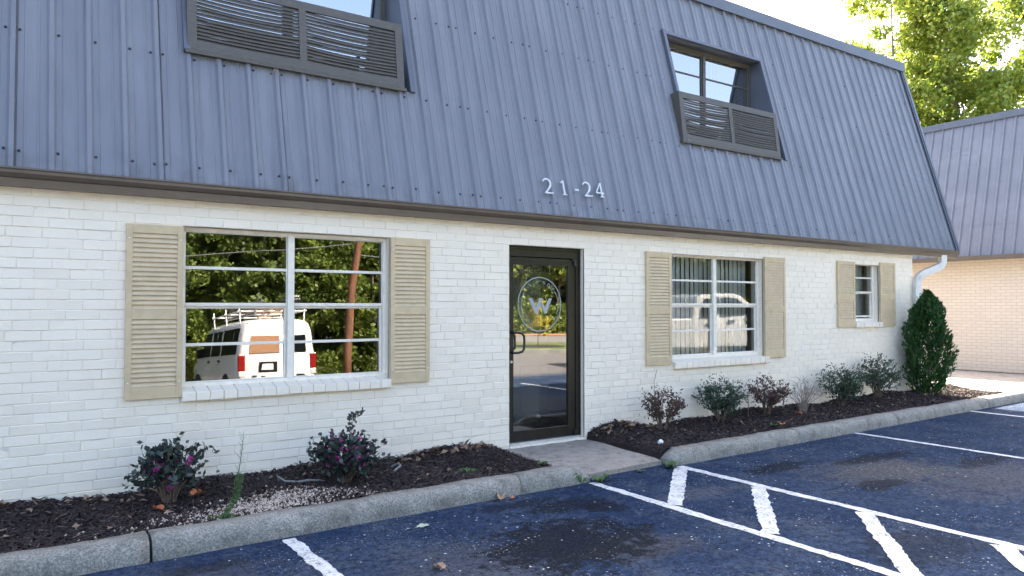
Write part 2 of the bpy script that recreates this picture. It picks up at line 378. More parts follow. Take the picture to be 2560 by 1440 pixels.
# kerb in sections
random.seed(21)
def kerbY(x): return -1.51 + (x + 4.3) * .0172 if x < .5 else -1.41 + (x - 1.15) * .027
PROF = [(.0, -.06), (.0, .01), (.012, .07), (.03, .115), (.06, .142), (.10, .152), (.21, .152), (.215, -.06)]
kerb = empty('kerb'); tag(kerb, kind='structure')
def kerb_section(x0, x1, end0=False, end1=False):
    mb = MB(); L = x1 - x0; ns = max(4, int(L / .09)); n = len(PROF); V = []
    for i in range(ns + 1):
        x = x0 + L * i / ns; s0 = 1.
        dd = min((x - x0) if end0 else 9, (x1 - x) if end1 else 9)
        if dd < .22: s0 = .42 + .58 * math.sin(math.pi / 2 * dd / .22)
        for a, b in PROF:
            jit = .004 * math.sin(x * 7.3 + b * 31) + random.uniform(-.004, .003) - (.012 if b > .1 and random.random() < .035 else 0)
            z = b * s0 if b > 0 else b
            V.append((x, kerbY(x) + a + jit + (0 if s0 > .99 else (1 - s0) * .05), z + jit * .6))
    F = [(i * n + j, i * n + j + 1, (i + 1) * n + j + 1, (i + 1) * n + j) for i in range(ns) for j in range(n - 1)]
    F += [tuple(range(n))[::-1], tuple(ns * n + j for j in range(n))]
    mb.add(V, F); o = mb.build('kerb_section', M['kerb'], kerb, smooth=False)
    o.data.polygons.foreach_set('use_smooth', [len(p.vertices) == 4 for p in o.data.polygons])
    return o
for a, b, e, f in ((-9.6, -6.92, 0, 0), (-6.9, -3.90, 0, 0), (-3.882, -.875, 0, 0), (-.868, -.04, 0, 1), (1.10, 3.4, 1, 0), (3.404, 5.79, 0, 0), (5.80, 8.8, 0, 0), (8.81, 12.0, 0, 0), (12.02, 15.2, 0, 0)):
    kerb_section(a, b, e, f)

# concrete walk in front of the door
mb = MB(); V = []; nx, ny = 14, 12
for j in range(ny + 1):
    for i in range(nx + 1):
        u, v = i / nx, j / ny; yb = -.02 ; yf = -1.33 + .06 * u
        x = -.17 + u * 1.24 + .012 * math.sin(v * 6); y = yb + (yf - yb) * v
        z = .088 - .03 * v + .003 * math.sin(i * 1.7 + j) - (.012 if v > .97 else 0)
        V.append((x, y, z))
mb.add(V, [(j * (nx + 1) + i, (j + 1) * (nx + 1) + i, (j + 1) * (nx + 1) + i + 1, j * (nx + 1) + i + 1) for j in range(ny) for i in range(nx)])
b0 = ny * (nx + 1)
for i in range(nx):
    a, c = V[b0 + i], V[b0 + i + 1]; mb.quad(a, (a[0], a[1] - .006, -.05), (c[0], c[1] - .006, -.05), c)
walk = mb.build('walkway', M['slab'], smooth=False); tag(walk, kind='structure')
tag(sheet('side_path', [(9.6, -.9), (15.9, -.9), (15.9, 30), (9.6, 30)], .02, M['slab']), kind='structure')

# ------------------------------------------------------------------ mulch beds
rng = np.random.default_rng(3)
def bedz(x, y):
    b = .115 + .02 * np.sin(x * 1.9) + .05 * np.clip((y + .7) / .7, 0, 1) + .018 * np.sin(x * 5.1 + y * 4)
    b = b + .035 * np.exp(-((x + .75) / .5) ** 2) * np.clip((y + .6) / .5, 0, 1) + .025 * np.clip(x / 8, 0, 1) + .05 * np.exp(-((x - 1.55) / .35) ** 2) * np.clip((y + .7) / .5, 0, 1)
    b = b - .05 * np.exp(-((x + .17) / .1) ** 2) - .05 * np.exp(-((x - 1.07) / .1) ** 2)
    return b
def bed(name, x0, x1):
    nx = int((x1 - x0) / .045); ny = 34
    xs = np.linspace(x0, x1, nx + 1); V = np.zeros(((nx + 1) * (ny + 1), 3)); i = 0
    for x in xs:
        yf = kerbY(x) + .19; ys = np.linspace(yf, .03, ny + 1); V[i:i + ny + 1, 0] = x; V[i:i + ny + 1, 1] = ys; i += ny + 1
    V[:, 2] = bedz(V[:, 0], V[:, 1]) + rng.normal(0, .007, len(V))
    V[V[:, 0] < x0 + .02, 2] = -.02; V[V[:, 0] > x1 - .02, 2] = -.02
    idx = np.arange((nx + 1) * (ny + 1)).reshape(nx + 1, ny + 1)
    Q = np.stack([idx[:-1, :-1], idx[1:, :-1], idx[1:, 1:], idx[:-1, 1:]], -1).reshape(-1, 4)
    o = mobj(name, npmesh(name, V, Q), M['mulch']); tag(o, kind='structure'); return o
bedL = bed('mulch_bed', -7.5, -.17); bedR = bed('mulch_bed', 1.07, 10.1)
def bed_points(n, x0, x1, ylo=0., yhi=1.):
    x = rng.uniform(x0, x1, n); yf = np.array([kerbY(a) + .20 for a in x]); y = yf + (.0 - yf) * rng.uniform(ylo, yhi, n)
    return x, y, bedz(x, y)
def chips(name, n, x0, x1, m, parent, lmin, lmax, wmin, wmax, tilt=.35, th=.004, lift=.006):
    x, y, z = bed_points(n, x0, x1)
    L = rng.uniform(lmin, lmax, n) / 2; W = rng.uniform(wmin, wmax, n) / 2; a = rng.uniform(0, np.pi, n)
    tx = rng.normal(0, tilt, n); ty = rng.normal(0, tilt, n)
    u = np.stack([np.cos(a), np.sin(a), tx], -1); v = np.stack([-np.sin(a), np.cos(a), ty], -1)
    c = np.stack([x, y, z + lift + rng.uniform(0, .008, n)], -1); up = np.array([0, 0, th])
    q = [c - u * L[:, None] - v * W[:, None], c + u * L[:, None] - v * W[:, None] * .6, c + u * L[:, None] + v * W[:, None] * .6, c - u * L[:, None] + v * W[:, None]]
    V = np.stack(q + [p + up for p in q], 1).reshape(-1, 3)
    k = (np.arange(n) * 8)[:, None, None]
    Q = (np.array([[4, 5, 6, 7], [0, 1, 5, 4], [1, 2, 6, 5], [2, 3, 7, 6], [3, 0, 4, 7]])[None] + k).reshape(-1, 4)
    o = mobj(name, npmesh(name, V, Q), m, parent); tag(o, kind='stuff'); return o
for bd, x0, x1 in ((bedL, -5.6, -.2), (bedR, 1.1, 10.)):
    w_ = x1 - x0
    chips('mulch_litter', int(1900 * w_), x0, x1, M['chip'], bd, .02, .075, .005, .016, .4)
    chips('weathered_litter', int(120 * w_), x0, x1, M['chip_grey'], bd, .02, .07, .004, .012, .35, .003, .012)
# dry leaf litter: small curled leaves, too many to count
def leaf_litter(n, x0, x1, parent, ylo, yhi, size=(.025, .055)):
    x, y, z = bed_points(n, x0, x1, ylo, yhi); a = rng.uniform(0, 6.28, n); L = rng.uniform(*size, n); W = L * rng.uniform(.45, .7, n)
    tx, ty = rng.normal(0, .5, n), rng.normal(0, .5, n)
    u = np.stack([np.cos(a), np.sin(a), tx], -1); v = np.stack([-np.sin(a), np.cos(a), ty], -1); c = np.stack([x, y, z + .018], -1)
    curl = np.array([0, 0, 1.]) * (L * .35)[:, None]
    V = np.stack([c - u * L[:, None], c - v * W[:, None] + curl * .8, c + u * L[:, None] + curl * .3, c + v * W[:, None] + curl], 1).reshape(-1, 3)
    k = (np.arange(n) * 4)[:, None]
    Q = np.concatenate([np.array([[0, 1, 2]]) + k, np.array([[0, 2, 3]]) + k])
    o = mobj('leaf_litter', npmesh('leaf_litter', V, Q), M['dead_leaf'], parent); tag(o, kind='stuff')
leaf_litter(70, -5.2, -.2, bedL, .2, 1, (.015, .035)); leaf_litter(60, -1.6, -.35, bedL, .8, 1, (.025, .05))
leaf_litter(40, -5., -3.4, bedL, .75, 1, (.02, .04)); leaf_litter(160, 1.1, 9.8, bedR, .1, 1, (.015, .035)); leaf_litter(50, 1.15, 2.2, bedR, .7, 1, (.025, .05))
# patch of pale pebbles
def pebbles(n, cx, cy, sx, sy, parent):
    x = rng.normal(cx, sx, n); y = rng.normal(cy, sy, n); y = np.maximum(y, np.array([kerbY(a) + .21 for a in x]))
    s = rng.uniform(.006, .013, n); z = bedz(x, y) + s * .6 + .006
    base = np.array([[1, 0, 0], [0, 1, 0], [-1, 0, 0], [0, -1, 0], [0, 0, 1], [0, 0, -1]], float)
    V = np.stack([np.array([x, y, z]).T + base[j] * s[:, None] * (rng.uniform(.7, 1.3, n))[:, None] for j in range(6)], 1).reshape(-1, 3)
    T = np.array([[0, 1, 4], [1, 2, 4], [2, 3, 4], [3, 0, 4], [1, 0, 5], [2, 1, 5], [3, 2, 5], [0, 3, 5]])
    Q = (T[None] + (np.arange(n) * 6)[:, None, None]).reshape(-1, 3)
    me = npmesh('pebble_patch', V, Q); me.polygons.foreach_set('use_smooth', [True] * len(me.polygons))
    o = mobj('pebble_patch', me, M['pebble'], parent); tag(o, kind='stuff'); return o
pebbles(2300, -3.0, -1.0, .30, .14, bedL); pebbles(260, -3.25, -1.15, .6, .14, bedL)

# ------------------------------------------------------------------ the office building
bld = thing('office_building', 'two-storey office with painted white brick and slate-blue metal mansard above it', 'building')
S = .2754; ZE = 2.77; YE = -.12
def roofY(z): return YE + S * (z - ZE)
NOUT = Vector((0, -1, S)).normalized()
XL, XC, XE = -8.2, 8.755, 10.17
OPEN = dict(w1=(-3.455, -1.50, .93, 2.385), door=(-.03, 1.068, -.3, 2.385), w2=(2.585, 4.50, .93, 2.40), w3=(6.862, 7.63, 1.40, 2.425))
WTOP = 2.70
# wall core (mortar plane 6 mm behind the brick faces)
xs = sorted({XL, XC, *[v for o in OPEN.values() for v in o[:2]]}); zs = sorted({-.3, WTOP, *[v for o in OPEN.values() for v in o[2:]]})
mb = MB(); TH = .22
def solid(xa, xb, za, zb):
    xm, zm = (xa + xb) / 2, (za + zb) / 2
    return XL < xm < XC and -.3 < zm < WTOP and not any(o[0] < xm < o[1] and o[2] < zm < o[3] for o in OPEN.values())
for i in range(len(xs) - 1):
    for j in range(len(zs) - 1):
        a, b, c, d = xs[i], xs[i + 1], zs[j], zs[j + 1]
        if not solid(a, b, c, d): continue
        mb.quad((a, .0045, c), (b, .0045, c), (b, .0045, d), (a, .0045, d)); mb.quad((a, TH, c), (a, TH, d), (b, TH, d), (b, TH, c))
for nm, (a, b, c, d) in OPEN.items():
    mb.quad((a, .0045, c), (a, .0045, d), (a, TH, d), (a, TH, c)); mb.quad((b, .0045, c), (b, TH, c), (b, TH, d), (b, .0045, d))
    mb.quad((a, .0045, d), (b, .0045, d), (b, TH, d), (a, TH, d)); mb.quad((a, .0045, c), (a, TH, c), (b, TH, c), (b, .0045, c))
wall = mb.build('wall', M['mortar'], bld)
# side and back walls
sw = MB(); sw.quad((XC, .006, -.3), (XC, TH, -.3), (XC, TH, WTOP), (XC, .006, WTOP)); sw.box(XC - .2, XC - .0, TH, 12, -.3, WTOP); sw.box(XL, XC, 12, 12.2, -.3, WTOP); sw.box(XL, XL + .2, TH, 12, -.3, WTOP)
sw.build('side_wall', M['brick'], bld)
# bricks
BL, BH, GAP = .2385, .0812, .0052
Z0 = 2.385 - 30 * BH
def brick_mesh(L, H, tilt, dep=.03, ch=.0035):
    x, z = L / 2, H / 2; y = lambda a, b: tilt[0] * a / .12 + tilt[1] * b / .04
    V = []
    for (sx, sz) in ((-1, -1), (1, -1), (1, 1), (-1, 1)):
        V.append((sx * x, dep, sz * z))
    for (sx, sz) in ((-1, -1), (1, -1), (1, 1), (-1, 1)):
        V.append((sx * x, ch + y(sx * x, sz * z), sz * z))
    for (sx, sz) in ((-1, -1), (1, -1), (1, 1), (-1, 1)):
        V.append((sx * (x - ch), y(sx * x, sz * z), sz * (z - ch)))
    F = [(8, 9, 10, 11)]
    for i in range(4):
        j = (i + 1) % 4
        F += [(i, j, 4 + j, 4 + i), (4 + i, 4 + j, 8 + j, 8 + i)]
    return V, F
MESHES = {}
def get_brick(L, H, var):
    key = (round(L, 3), round(H, 3), var)
    if key not in MESHES:
        r = random.Random(var * 31 + 5)
        V, F = brick_mesh(L, H, (r.uniform(-.0022, .0022), r.uniform(-.0022, .0022)))
        me = bpy.data.meshes.new('brick'); me.from_pydata(V, [], F); me.update(); me.materials.append(M['brick']); MESHES[key] = me
    return MESHES[key]
bricks = []
rb = random.Random(11)
ncourse = int((WTOP - Z0) / BH) + 1
for c in range(-2, ncourse):
    z0 = Z0 + c * BH; z1 = min(z0 + BH, WTOP + .02); zm = (z0 + z1) / 2
    cuts = [(XL + 2.7, XL + 2.7)] + sorted((o[0], o[1]) for o in OPEN.values() if o[2] - .02 < zm < o[3]) + [(XC, XC)]
    for i in range(len(cuts) - 1):
        a, b = cuts[i][1], cuts[i + 1][0]
        off = (c % 2) * BL / 2 + rb.uniform(-.02, .02) + (.06 if c % 5 == 3 else 0)
        x = XL + 2.7 + off; js = []
        while x < b:
            if x > a + .03 and x < b - .03: js.append(x)
            x += BL * rb.choice((1, 1, 1, 1, .985, 1.015))
        js = [a - (GAP / 2 if i else 0)] + js + [b + (GAP / 2)]
        for p, q in zip(js[:-1], js[1:]):
            bricks.append((p + GAP / 2, q - GAP / 2, z0 + GAP / 2, z1 - GAP / 2))
def bdist(b): return (Vector(((b[0] + b[1]) / 2, 0, (b[2] + b[3]) / 2)) - CAM).length - (b[1] - b[0]) * 2
vis = [b for b in bricks if b[1] > -4.6 and b[3] > .12 and b[2] < 2.64 and not any(o[0] - .4 < (b[0] + b[1]) / 2 < o[1] + .4 and n in ('w1',) and o[2] - .05 < b[2] < o[3] - .02 for n, o in OPEN.items())]
near = set(sorted(vis, key=bdist)[:300])
rest = MB()
for bb in bricks:
    L, H = bb[1] - bb[0], bb[3] - bb[2]; var = rb.randrange(9); y = rb.choice((-.001, 0, 0, .001, .002))
    if bb in near:
        o = mobj('brick', get_brick(L, H, var), None, wall, ((bb[0] + bb[1]) / 2, y, (bb[2] + bb[3]) / 2))
    else:
        r = random.Random(var); V, F = brick_mesh(L, H, (r.uniform(-.0022, .0022), r.uniform(-.0022, .0022)))
        cx, cz = (bb[0] + bb[1]) / 2, (bb[2] + bb[3]) / 2
        rest.add([(vx + cx, vy + y, vz + cz) for vx, vy, vz in V], F)
tag(rest.build('brickwork', M['brick'], wall), kind='stuff')
# end-on bricks on the reveals (right jamb of each opening faces the viewer)
for nm, (a, b, c, d) in OPEN.items():
    zz = Z0 + math.ceil((c - Z0) / BH) * BH
    while zz < d - .02:
        m2 = MB(); m2.box(b - .008, b + .01, .022, .098 if nm != 'door' else .068, zz + GAP / 2, zz + BH - GAP / 2); m2.build('jamb_brick', M['brick'], wall); zz += BH
# white rowlock threshold under the door
sillp = empty('threshold', parent=bld)
for i in range(15):
    x = -.03 + i * .0732; m2 = MB(); m2.box(x + .003, x + .0702, -.022 + rb.uniform(-.003, .003), .06, .0, .108 + rb.uniform(-.003, .002)); m2.build('threshold_brick', M['brick'], sillp, bevel=.004)

# ---- windows
def sill(win, x0, x1, z0, z1, dep, pitch):
    n = int(round((x1 - x0) / pitch)); p = (x1 - x0) / n
    for i in range(n):
        j = rb.uniform(-.004, .004); y0 = -dep + j; h = rb.uniform(-.003, .003); x = x0 + i * p
        V = [(x + .003, y0, z0 + h), (x + p - .003, y0, z0 + h), (x + p - .003, .10, z0), (x + .003, .10, z0),
             (x + .003, y0, z1 - .022 + h), (x + p - .003, y0, z1 - .022 + h), (x + p - .003, .10, z1 + .012), (x + .003, .10, z1 + .012)]
        MB().add(V, [(0,3,2,1),(4,5,6,7),(0,1,5,4),(1,2,6,5),(2,3,7,6),(3,0,4,7)]).build('sill_brick', M['brick'], win, bevel=.005)
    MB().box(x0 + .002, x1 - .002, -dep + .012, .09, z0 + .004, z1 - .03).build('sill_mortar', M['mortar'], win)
def pane(win, x0, x1, z0, z1, y, m, yaw=0, pitch=0):
    hx, hz = (x1 - x0) / 2 + .004, (z1 - z0) / 2 + .004
    o = MB().quad((-hx, 0, -hz), (hx, 0, -hz), (hx, 0, hz), (-hx, 0, hz)).build('pane', m, win, loc=((x0 + x1) / 2, y, (z0 + z1) / 2))
    o.rotation_euler = (R(pitch), 0, R(yaw)); return o
def window(name, x0, x1, zb, zt, cols, zrows, gm, yaws, pitches, fw=.032, y=.085):
    win = empty(name, parent=bld)
    mb = MB(); mb.frame(x0, x1, zb, zt, fw, fw, .035, .034, y, y + .09)
    edges = [x0 + fw] + [e for c in cols for e in c] + [x1 - fw]
    for c in cols: mb.box(c[0], c[1], y - .006, y + .08, zb + .035, zt - .034)
    mb.build('window_frame', M['white_frame'], win, bevel=.003)
    spans = [(edges[i], edges[i + 1]) for i in range(0, len(edges), 2)]
    z0, m0, zmid0, zmid1, m1, z1 = zrows    # bottom glass, lower muntin, meeting rail, upper muntin, top glass
    for ci, (a, b) in enumerate(spans):
        for part, (lo, hi, mu, yy) in enumerate(((zb + .035, (zmid0 + zmid1) / 2 + .004, m0, y + .035), ((zmid0 + zmid1) / 2 - .004, zt - .034, m1, y + .012))):
            sb = MB(); wb = (z0 - lo) if part == 0 else (zmid1 - lo); wt = (hi - zmid0) if part == 0 else (hi - z1)
            st = .020 if part == 0 else .008
            a2, b2 = a + .0015, b - .0015
            sb.frame(a2, b2, lo, hi, st, st, max(wb, .01), max(wt, .008), yy, yy + .022)
            sb.box(a2 + st, b2 - st, yy + .002, yy + .020, mu - .0135, mu + .0135)
            sb.build('sash', M['white_frame'], win, bevel=.002)
            pz = [(z0, mu - .0135), (mu + .0135, zmid0)] if part == 0 else [(zmid1, mu - .0135), (mu + .0135, z1)]
            for (p, q) in pz:
                pane(win, a2 + st, b2 - st, p, q, yy + .012, gm, yaws[ci], pitches[ci])
    return win
w1 = window('window', -3.452, -1.503, .975, 2.382, [(-2.512, -2.452)], (1.02, 1.344, 1.664, 1.716, 2.028, 2.350), M['glass_front'], (0, .45), (-2.2, -2.2))
sill(w1, -3.455, -1.497, .868, .965, .055, .112)
w2 = window('window', 2.588, 4.497, .975, 2.397, [(3.495, 3.560)], (1.03, 1.352, 1.672, 1.728, 2.041, 2.362), M['glass_right'], (0, .1), (0, .1))
sill(w2, 2.585, 4.575, .86, .965, .055, .112)
w3 = window('window', 6.865, 7.627, 1.44, 2.422, [], (1.485, 1.52, 1.90, 1.94, 2.17, 2.385), M['glass_right'], (.3,), (0,), fw=.05)
sill(w3, 6.862, 7.655, 1.338, 1.43, .055, .112)
# ---- shutters
SLAT = {}
def shutter(x0, x1, zb, zt, mid):
    sh = empty('shutter', parent=bld); st = .048; y0, y1 = -.034, -.003
    fm = MB(); fm.box(x0, x0 + st, y0, y1, zb, zt); fm.box(x1 - st, x1, y0, y1, zb, zt)
    bot, top = .10, .075 if zt - zb > 1.2 else .06
    for a, b in ((zb, zb + bot), (mid - .04, mid + .04), (zt - top, zt)): fm.box(x0 + st, x1 - st, y0 + .001, y1, a, b)
    fm.build('shutter_frame', M['beige'], sh, bevel=.002)
    MB().box(x0 + st, x1 - st, -.010, -.004, zb + bot, zt - top).build('shutter_back', M['beige'], sh)
    W = round(x1 - x0 - 2 * st, 4)
    for lo, hi in ((zb + bot, mid - .04), (mid + .04, zt - top)):
        n = int(round((hi - lo) / .0405)); p = (hi - lo) / n
        key = (W, round(p, 4))
        if key not in SLAT:
            x = W / 2 - .0005; h = p * .56
            poly = [(-.011, h), (-.015, h + .004), (-.0315, -h + .010), (-.0315, -h + .004), (-.027, -h + .003)]
            m_ = MB().prism(poly, -x, x, lambda a, b, d: (d, a, b)); me = bpy.data.meshes.new('slat'); me.from_pydata(m_.v, [], m_.f); me.update(); me.materials.append(M['beige']); SLAT[key] = me
        for i in range(n):
            o = mobj('slat', SLAT[key], None, sh, ((x0 + x1) / 2, 0, lo + p * (i + .5))); o.rotation_euler = (R(rb.uniform(-1.2, 1.2)), R(rb.uniform(-.25, .25)), 0)
    sc = MB()
    for x in (x0 + .022, x1 - .022):
        for z in (zb + .14, zt - .12): sc.tube([(x, y0 - .002, z), (x, y0 + .004, z)], .006, 6)
    sc.build('fixing_screw', M['white'], sh)
    return sh
shutter(-3.893, -3.452, .905, 2.376, 1.615); shutter(-1.50, -1.056, .905, 2.382, 1.64)
shutter(2.085, 2.545, .921, 2.398, 1.625); shutter(4.50, 4.985, .928, 2.417, 1.645)
shutter(6.367, 6.860, 1.350, 2.427, 1.83); shutter(7.632, 8.11, 1.354, 2.440, 1.84)

# ---- entrance door
dr = empty('entrance_door', parent=bld)
y = .075
fm = MB(); fm.box(-.029, .022, y, y + .11, .11, 2.384); fm.box(.998, 1.067, y, y + .11, .11, 2.384); fm.box(.022, .998, y, y + .11, 2.262, 2.384)
fm.box(-.026, -.012, y - .012, y, .11, 2.38); fm.box(1.045, 1.062, y - .014, y, .11, 2.38); fm.box(-.012, 1.045, y - .012, y, 2.345, 2.38)
fm.build('door_frame', M['bronze'], dr, bevel=.003)
MB().box(-.025, 1.06, y - .03, y + .12, .1085, .128).build('threshold_plate', M['aluminium'], dr)
lf = MB(); lf.frame(.026, .992, .132, 2.254, .062, .105, .122, .085, y + .012, y + .056); lf.build('door_leaf', M['bronze'], dr, bevel=.004)
pane(dr, .088, .887, .254, 2.169, y + .034, M['glass_door'], -.1, 0)
hd = MB()
pts = [(.055, y + .012, 1.395), (.055, y - .045, 1.395)]
pth = [(.052, y + .01, 1.385), (.052, y - .05, 1.385), (.10, y - .06, 1.385), (.155, y - .062, 1.375), (.182, y - .062, 1.345), (.187, y - .062, 1.28), (.182, y - .062, 1.195), (.155, y - .062, 1.165), (.10, y - .06, 1.155), (.052, y - .05, 1.155), (.052, y + .01, 1.155)]
hd.tube(pth, .014, 10); hd.build('pull_handle', M['black'], dr, smooth=True)
MB().tube([(.055, y + .014, 1.05), (.055, y + .004, 1.05)], .016, 14).build('lock_cylinder', M['aluminium'], dr)
pv = MB(); pv.tube([(.985, y - .004, 2.175), (.985, y - .004, 2.25)], .022, 12); pv.box(.94, 1.0, y - .01, y + .012, 2.235, 2.262); pv.build('top_pivot', M['black'], dr)
MB().tube([(.985, y - .004, .135), (.985, y - .004, .19)], .02, 12).build('bottom_pivot', M['black'], dr)
# frosted emblem on the glass
lg = empty('glass_emblem', parent=bld); yl = y + .0295; cx, cz, rx, rz = .475, 1.71, .318, .322
def arcband(t0, t1, r0, r1, n=48, nm='emblem_ring'):
    m_ = MB(); V = []
    for i in range(n + 1):
        t = t0 + (t1 - t0) * i / n
        for r in (r0, r1): V.append((cx + rx * r * math.cos(t), yl, cz + rz * r * math.sin(t)))
    m_.add(V, [(2 * i, 2 * i + 1, 2 * i + 3, 2 * i + 2) for i in range(n)]); return m_.build(nm, M['decal'], lg)
arcband(0, 2 * math.pi, .965, 1.0, 72)
arcband(R(150), R(205), .83, .85, 20, 'emblem_arc'); arcband(R(-25), R(30), .83, .85, 20, 'emblem_arc')
def lp(u, v): return (.308 + u * .348, yl, 1.782 - v * .185)
W1 = [(0, 0), (.155, 0), (.315, .55), (.46, 0), (.615, 0), (.385, .985), (.275, .985)]
MB().add([lp(*p) for p in W1], [(0, 1, 2, 6), (2, 3, 4, 5), (6, 2, 5)]).build('emblem_letter', M['decal'], lg)
W2 = [(.52, .42), (.59, .28), (.70, .55), (.855, 0), (1.0, 0), (.745, .985), (.665, .985)]
MB().add([lp(*p) for p in W2], [(0, 1, 2, 6), (2, 3, 4, 5), (6, 2, 5)]).build('emblem_letter', M['decal'], lg)
def letter(ch, ang, size=.055):
    cu = bpy.data.curves.new('l', 'FONT'); cu.body = ch; cu.size = size; cu.align_x = 'CENTER'; cu.align_y = 'CENTER'
    ob = bpy.data.objects.new('l', cu); COL.objects.link(ob); bpy.context.view_layer.update()
    me = bpy.data.meshes.new_from_object(ob.evaluated_get(bpy.context.evaluated_depsgraph_get())); bpy.data.objects.remove(ob)
    o = mobj('emblem_letter', me, M['decal'], lg, (cx + rx * .80 * math.cos(ang), yl, cz + rz * .80 * math.sin(ang)))
    o.rotation_euler = (R(90), -(ang - math.pi / 2) if ang > 0 else -(ang + math.pi / 2), 0)
for ch, a in zip('SWHOUY', (122, 100, 76, 60, 46, 33)): letter(ch, R(a))
for ch, a in zip('GASC', (-145, -132, -118, -40)): letter(ch, R(a))

# ---- mansard roof: deck, panels, screws, fascia, rake trim
OPN = [(3.135, 5.345, 3.985, 5.665), (-3.385, -1.165, 3.985, 5.665)]
deck = MB()
deck.box(XL, XE - .03, 1.0, 12.3, 6.25, 6.5); deck.box(XL, XC + .2, .05, 12.2, 2.705, 2.78); deck.box(XC + .2, XE - .03, -.06, 12.2, 2.72, 2.78)
roof = deck.build('roof', M['soffit'], bld)
ZB, ZT = 2.735, 6.47
def panel(x0, x1, pitch, lap):
    prof = []
    n = int(round((x1 - x0) / pitch + .499))
    for i in range(n + 1):
        c = x0 + i * pitch
        for dx, h in ((-.034, 0), (-.016, .028), (.016, .028), (.034, 0), (.074, 0), (.080, .005), (.090, .005), (.096, 0), (.163, 0), (.169, .005), (.179, .005), (.185, 0)):
            prof.append((c + dx, h))
    hi = x1 + (.036 if lap else 0)
    lo = x0 - .036
    def H(x):
        for (a, ha), (b, hb) in zip(prof[:-1], prof[1:]):
            if a <= x <= b: return ha + (hb - ha) * (x - a) / max(b - a, 1e-6)
        return 0
    xs_ = sorted({p[0] for p in prof if lo <= p[0] <= hi} | {hi} | {e for o in OPN for e in o[:2] if lo < e < hi})
    pieces = [(MB(), ZB, ZT)]
    for o in OPN:
        if o[0] < lo + .08 and hi < o[1] + .08: pieces = [(MB(), ZB, o[2]), (MB(), o[3], ZT)]
    def pt(x, z, ex): 
        v = Vector((x, roofY(z), z)) + NOUT * (H(x) + ex + .002 * math.sin(z * 2.1 + x * 3)); return tuple(v)
    for a, b in zip(xs_[:-1], xs_[1:]):
        if b - a < 1e-5: continue
        xm = (a + b) / 2; segs = [(ZB, ZT)]
        for o in OPN:
            if o[0] < xm < o[1]: segs = [(ZB, o[2]), (o[3], ZT)]
        for s0, s1 in segs:
            k = max(1, int((s1 - s0) / .6))
            for q in range(k):
                za, zb2 = s0 + (s1 - s0) * q / k, s0 + (s1 - s0) * (q + 1) / k
                ea = .0 if a > lo + .05 else .002
                for pm, pz0, pz1 in pieces:
                    if pz0 - .001 <= za and zb2 <= pz1 + .001: pm.quad(pt(a, za, ea), pt(b, za, ea), pt(b, zb2, ea), pt(a, zb2, ea))
    for pm, _, _ in pieces: pm.build('roof_panel', M['roof'], roof)
RP = .2612; PW = RP * 4; XP0 = -3.650 - 4 * PW
xx = XP0; scr = MB()
while xx < XE - .05:
    x1 = min(xx + PW, XE - .04); panel(xx, x1, RP, x1 - xx > PW - .01)
    for z in (2.885, 3.91, 4.905, 5.69, 6.36):
        for dx in [.048 + RP * i for i in range(4)] + [PW - .048]:
            x = xx + dx
            if x > XE - .06 or x < -5.2 or any(o[0] - .02 < x < o[1] + .02 and o[2] - .05 < z < o[3] + .02 for o in OPN): continue
            zj = z + rb.uniform(-.006, .006); p = Vector((x + rb.uniform(-.004, .004), roofY(zj), zj)); scr.tube([p, p + NOUT * .006], .011, 6); scr.tube([p + NOUT * .005, p + NOUT * .012], .007, 6)
    xx += PW
tag(scr.build('screw_field', M['black'], roof), kind='stuff')
fa = MB(); ft = roofY(6.43)
fa.add([(XL, ft - .06, 6.425), (XE + .03, ft - .06, 6.425), (XE + .03, ft - .052, 6.605), (XL, ft - .052, 6.605), (XL, ft + .25, 6.615), (XE + .03, ft + .25, 6.615), (XL, ft - .02, 6.425), (XE + .03, ft - .02, 6.425), (XE + .03, ft + .25, 6.45), (XL, ft + .25, 6.45)],
       [(0, 1, 2, 3), (3, 2, 5, 4), (6, 7, 1, 0), (1, 7, 8, 5, 2), (8, 9, 4, 5)])
fa.build('fascia', M['fascia'], roof)
def slope_bar(m_, xa, xb, za, zb, h0, h1):
    V = []
    for z in (za, zb):
        for x, h in ((xa, h0), (xb, h0), (xb, h1), (xa, h1)):
            V.append(tuple(Vector((x, roofY(z), z)) + NOUT * h))
    m_.add(V, [(0, 1, 2, 3)[::-1], (4, 5, 6, 7), (0, 1, 5, 4), (1, 2, 6, 5), (2, 3, 7, 6), (3, 0, 4, 7)])
rk = MB(); slope_bar(rk, XE - .055, XE + .012, 2.73, 6.42, -.06, .045); slope_bar(rk, XE - .10, XE - .057, 2.73, 6.42, .026, .032)
rk.build('rake_trim', M['fascia'], roof)
# end gable closing the mansard (faces the gap between the buildings)
MB().add([(XE - .03, roofY(2.78) + .03, 2.78), (XE - .03, 12.2, 2.78), (XE - .03, 12.2, 6.45), (XE - .03, roofY(6.45) + .03, 6.45)], [(0, 1, 2, 3)]).build('roof_end', M['roof'], roof)
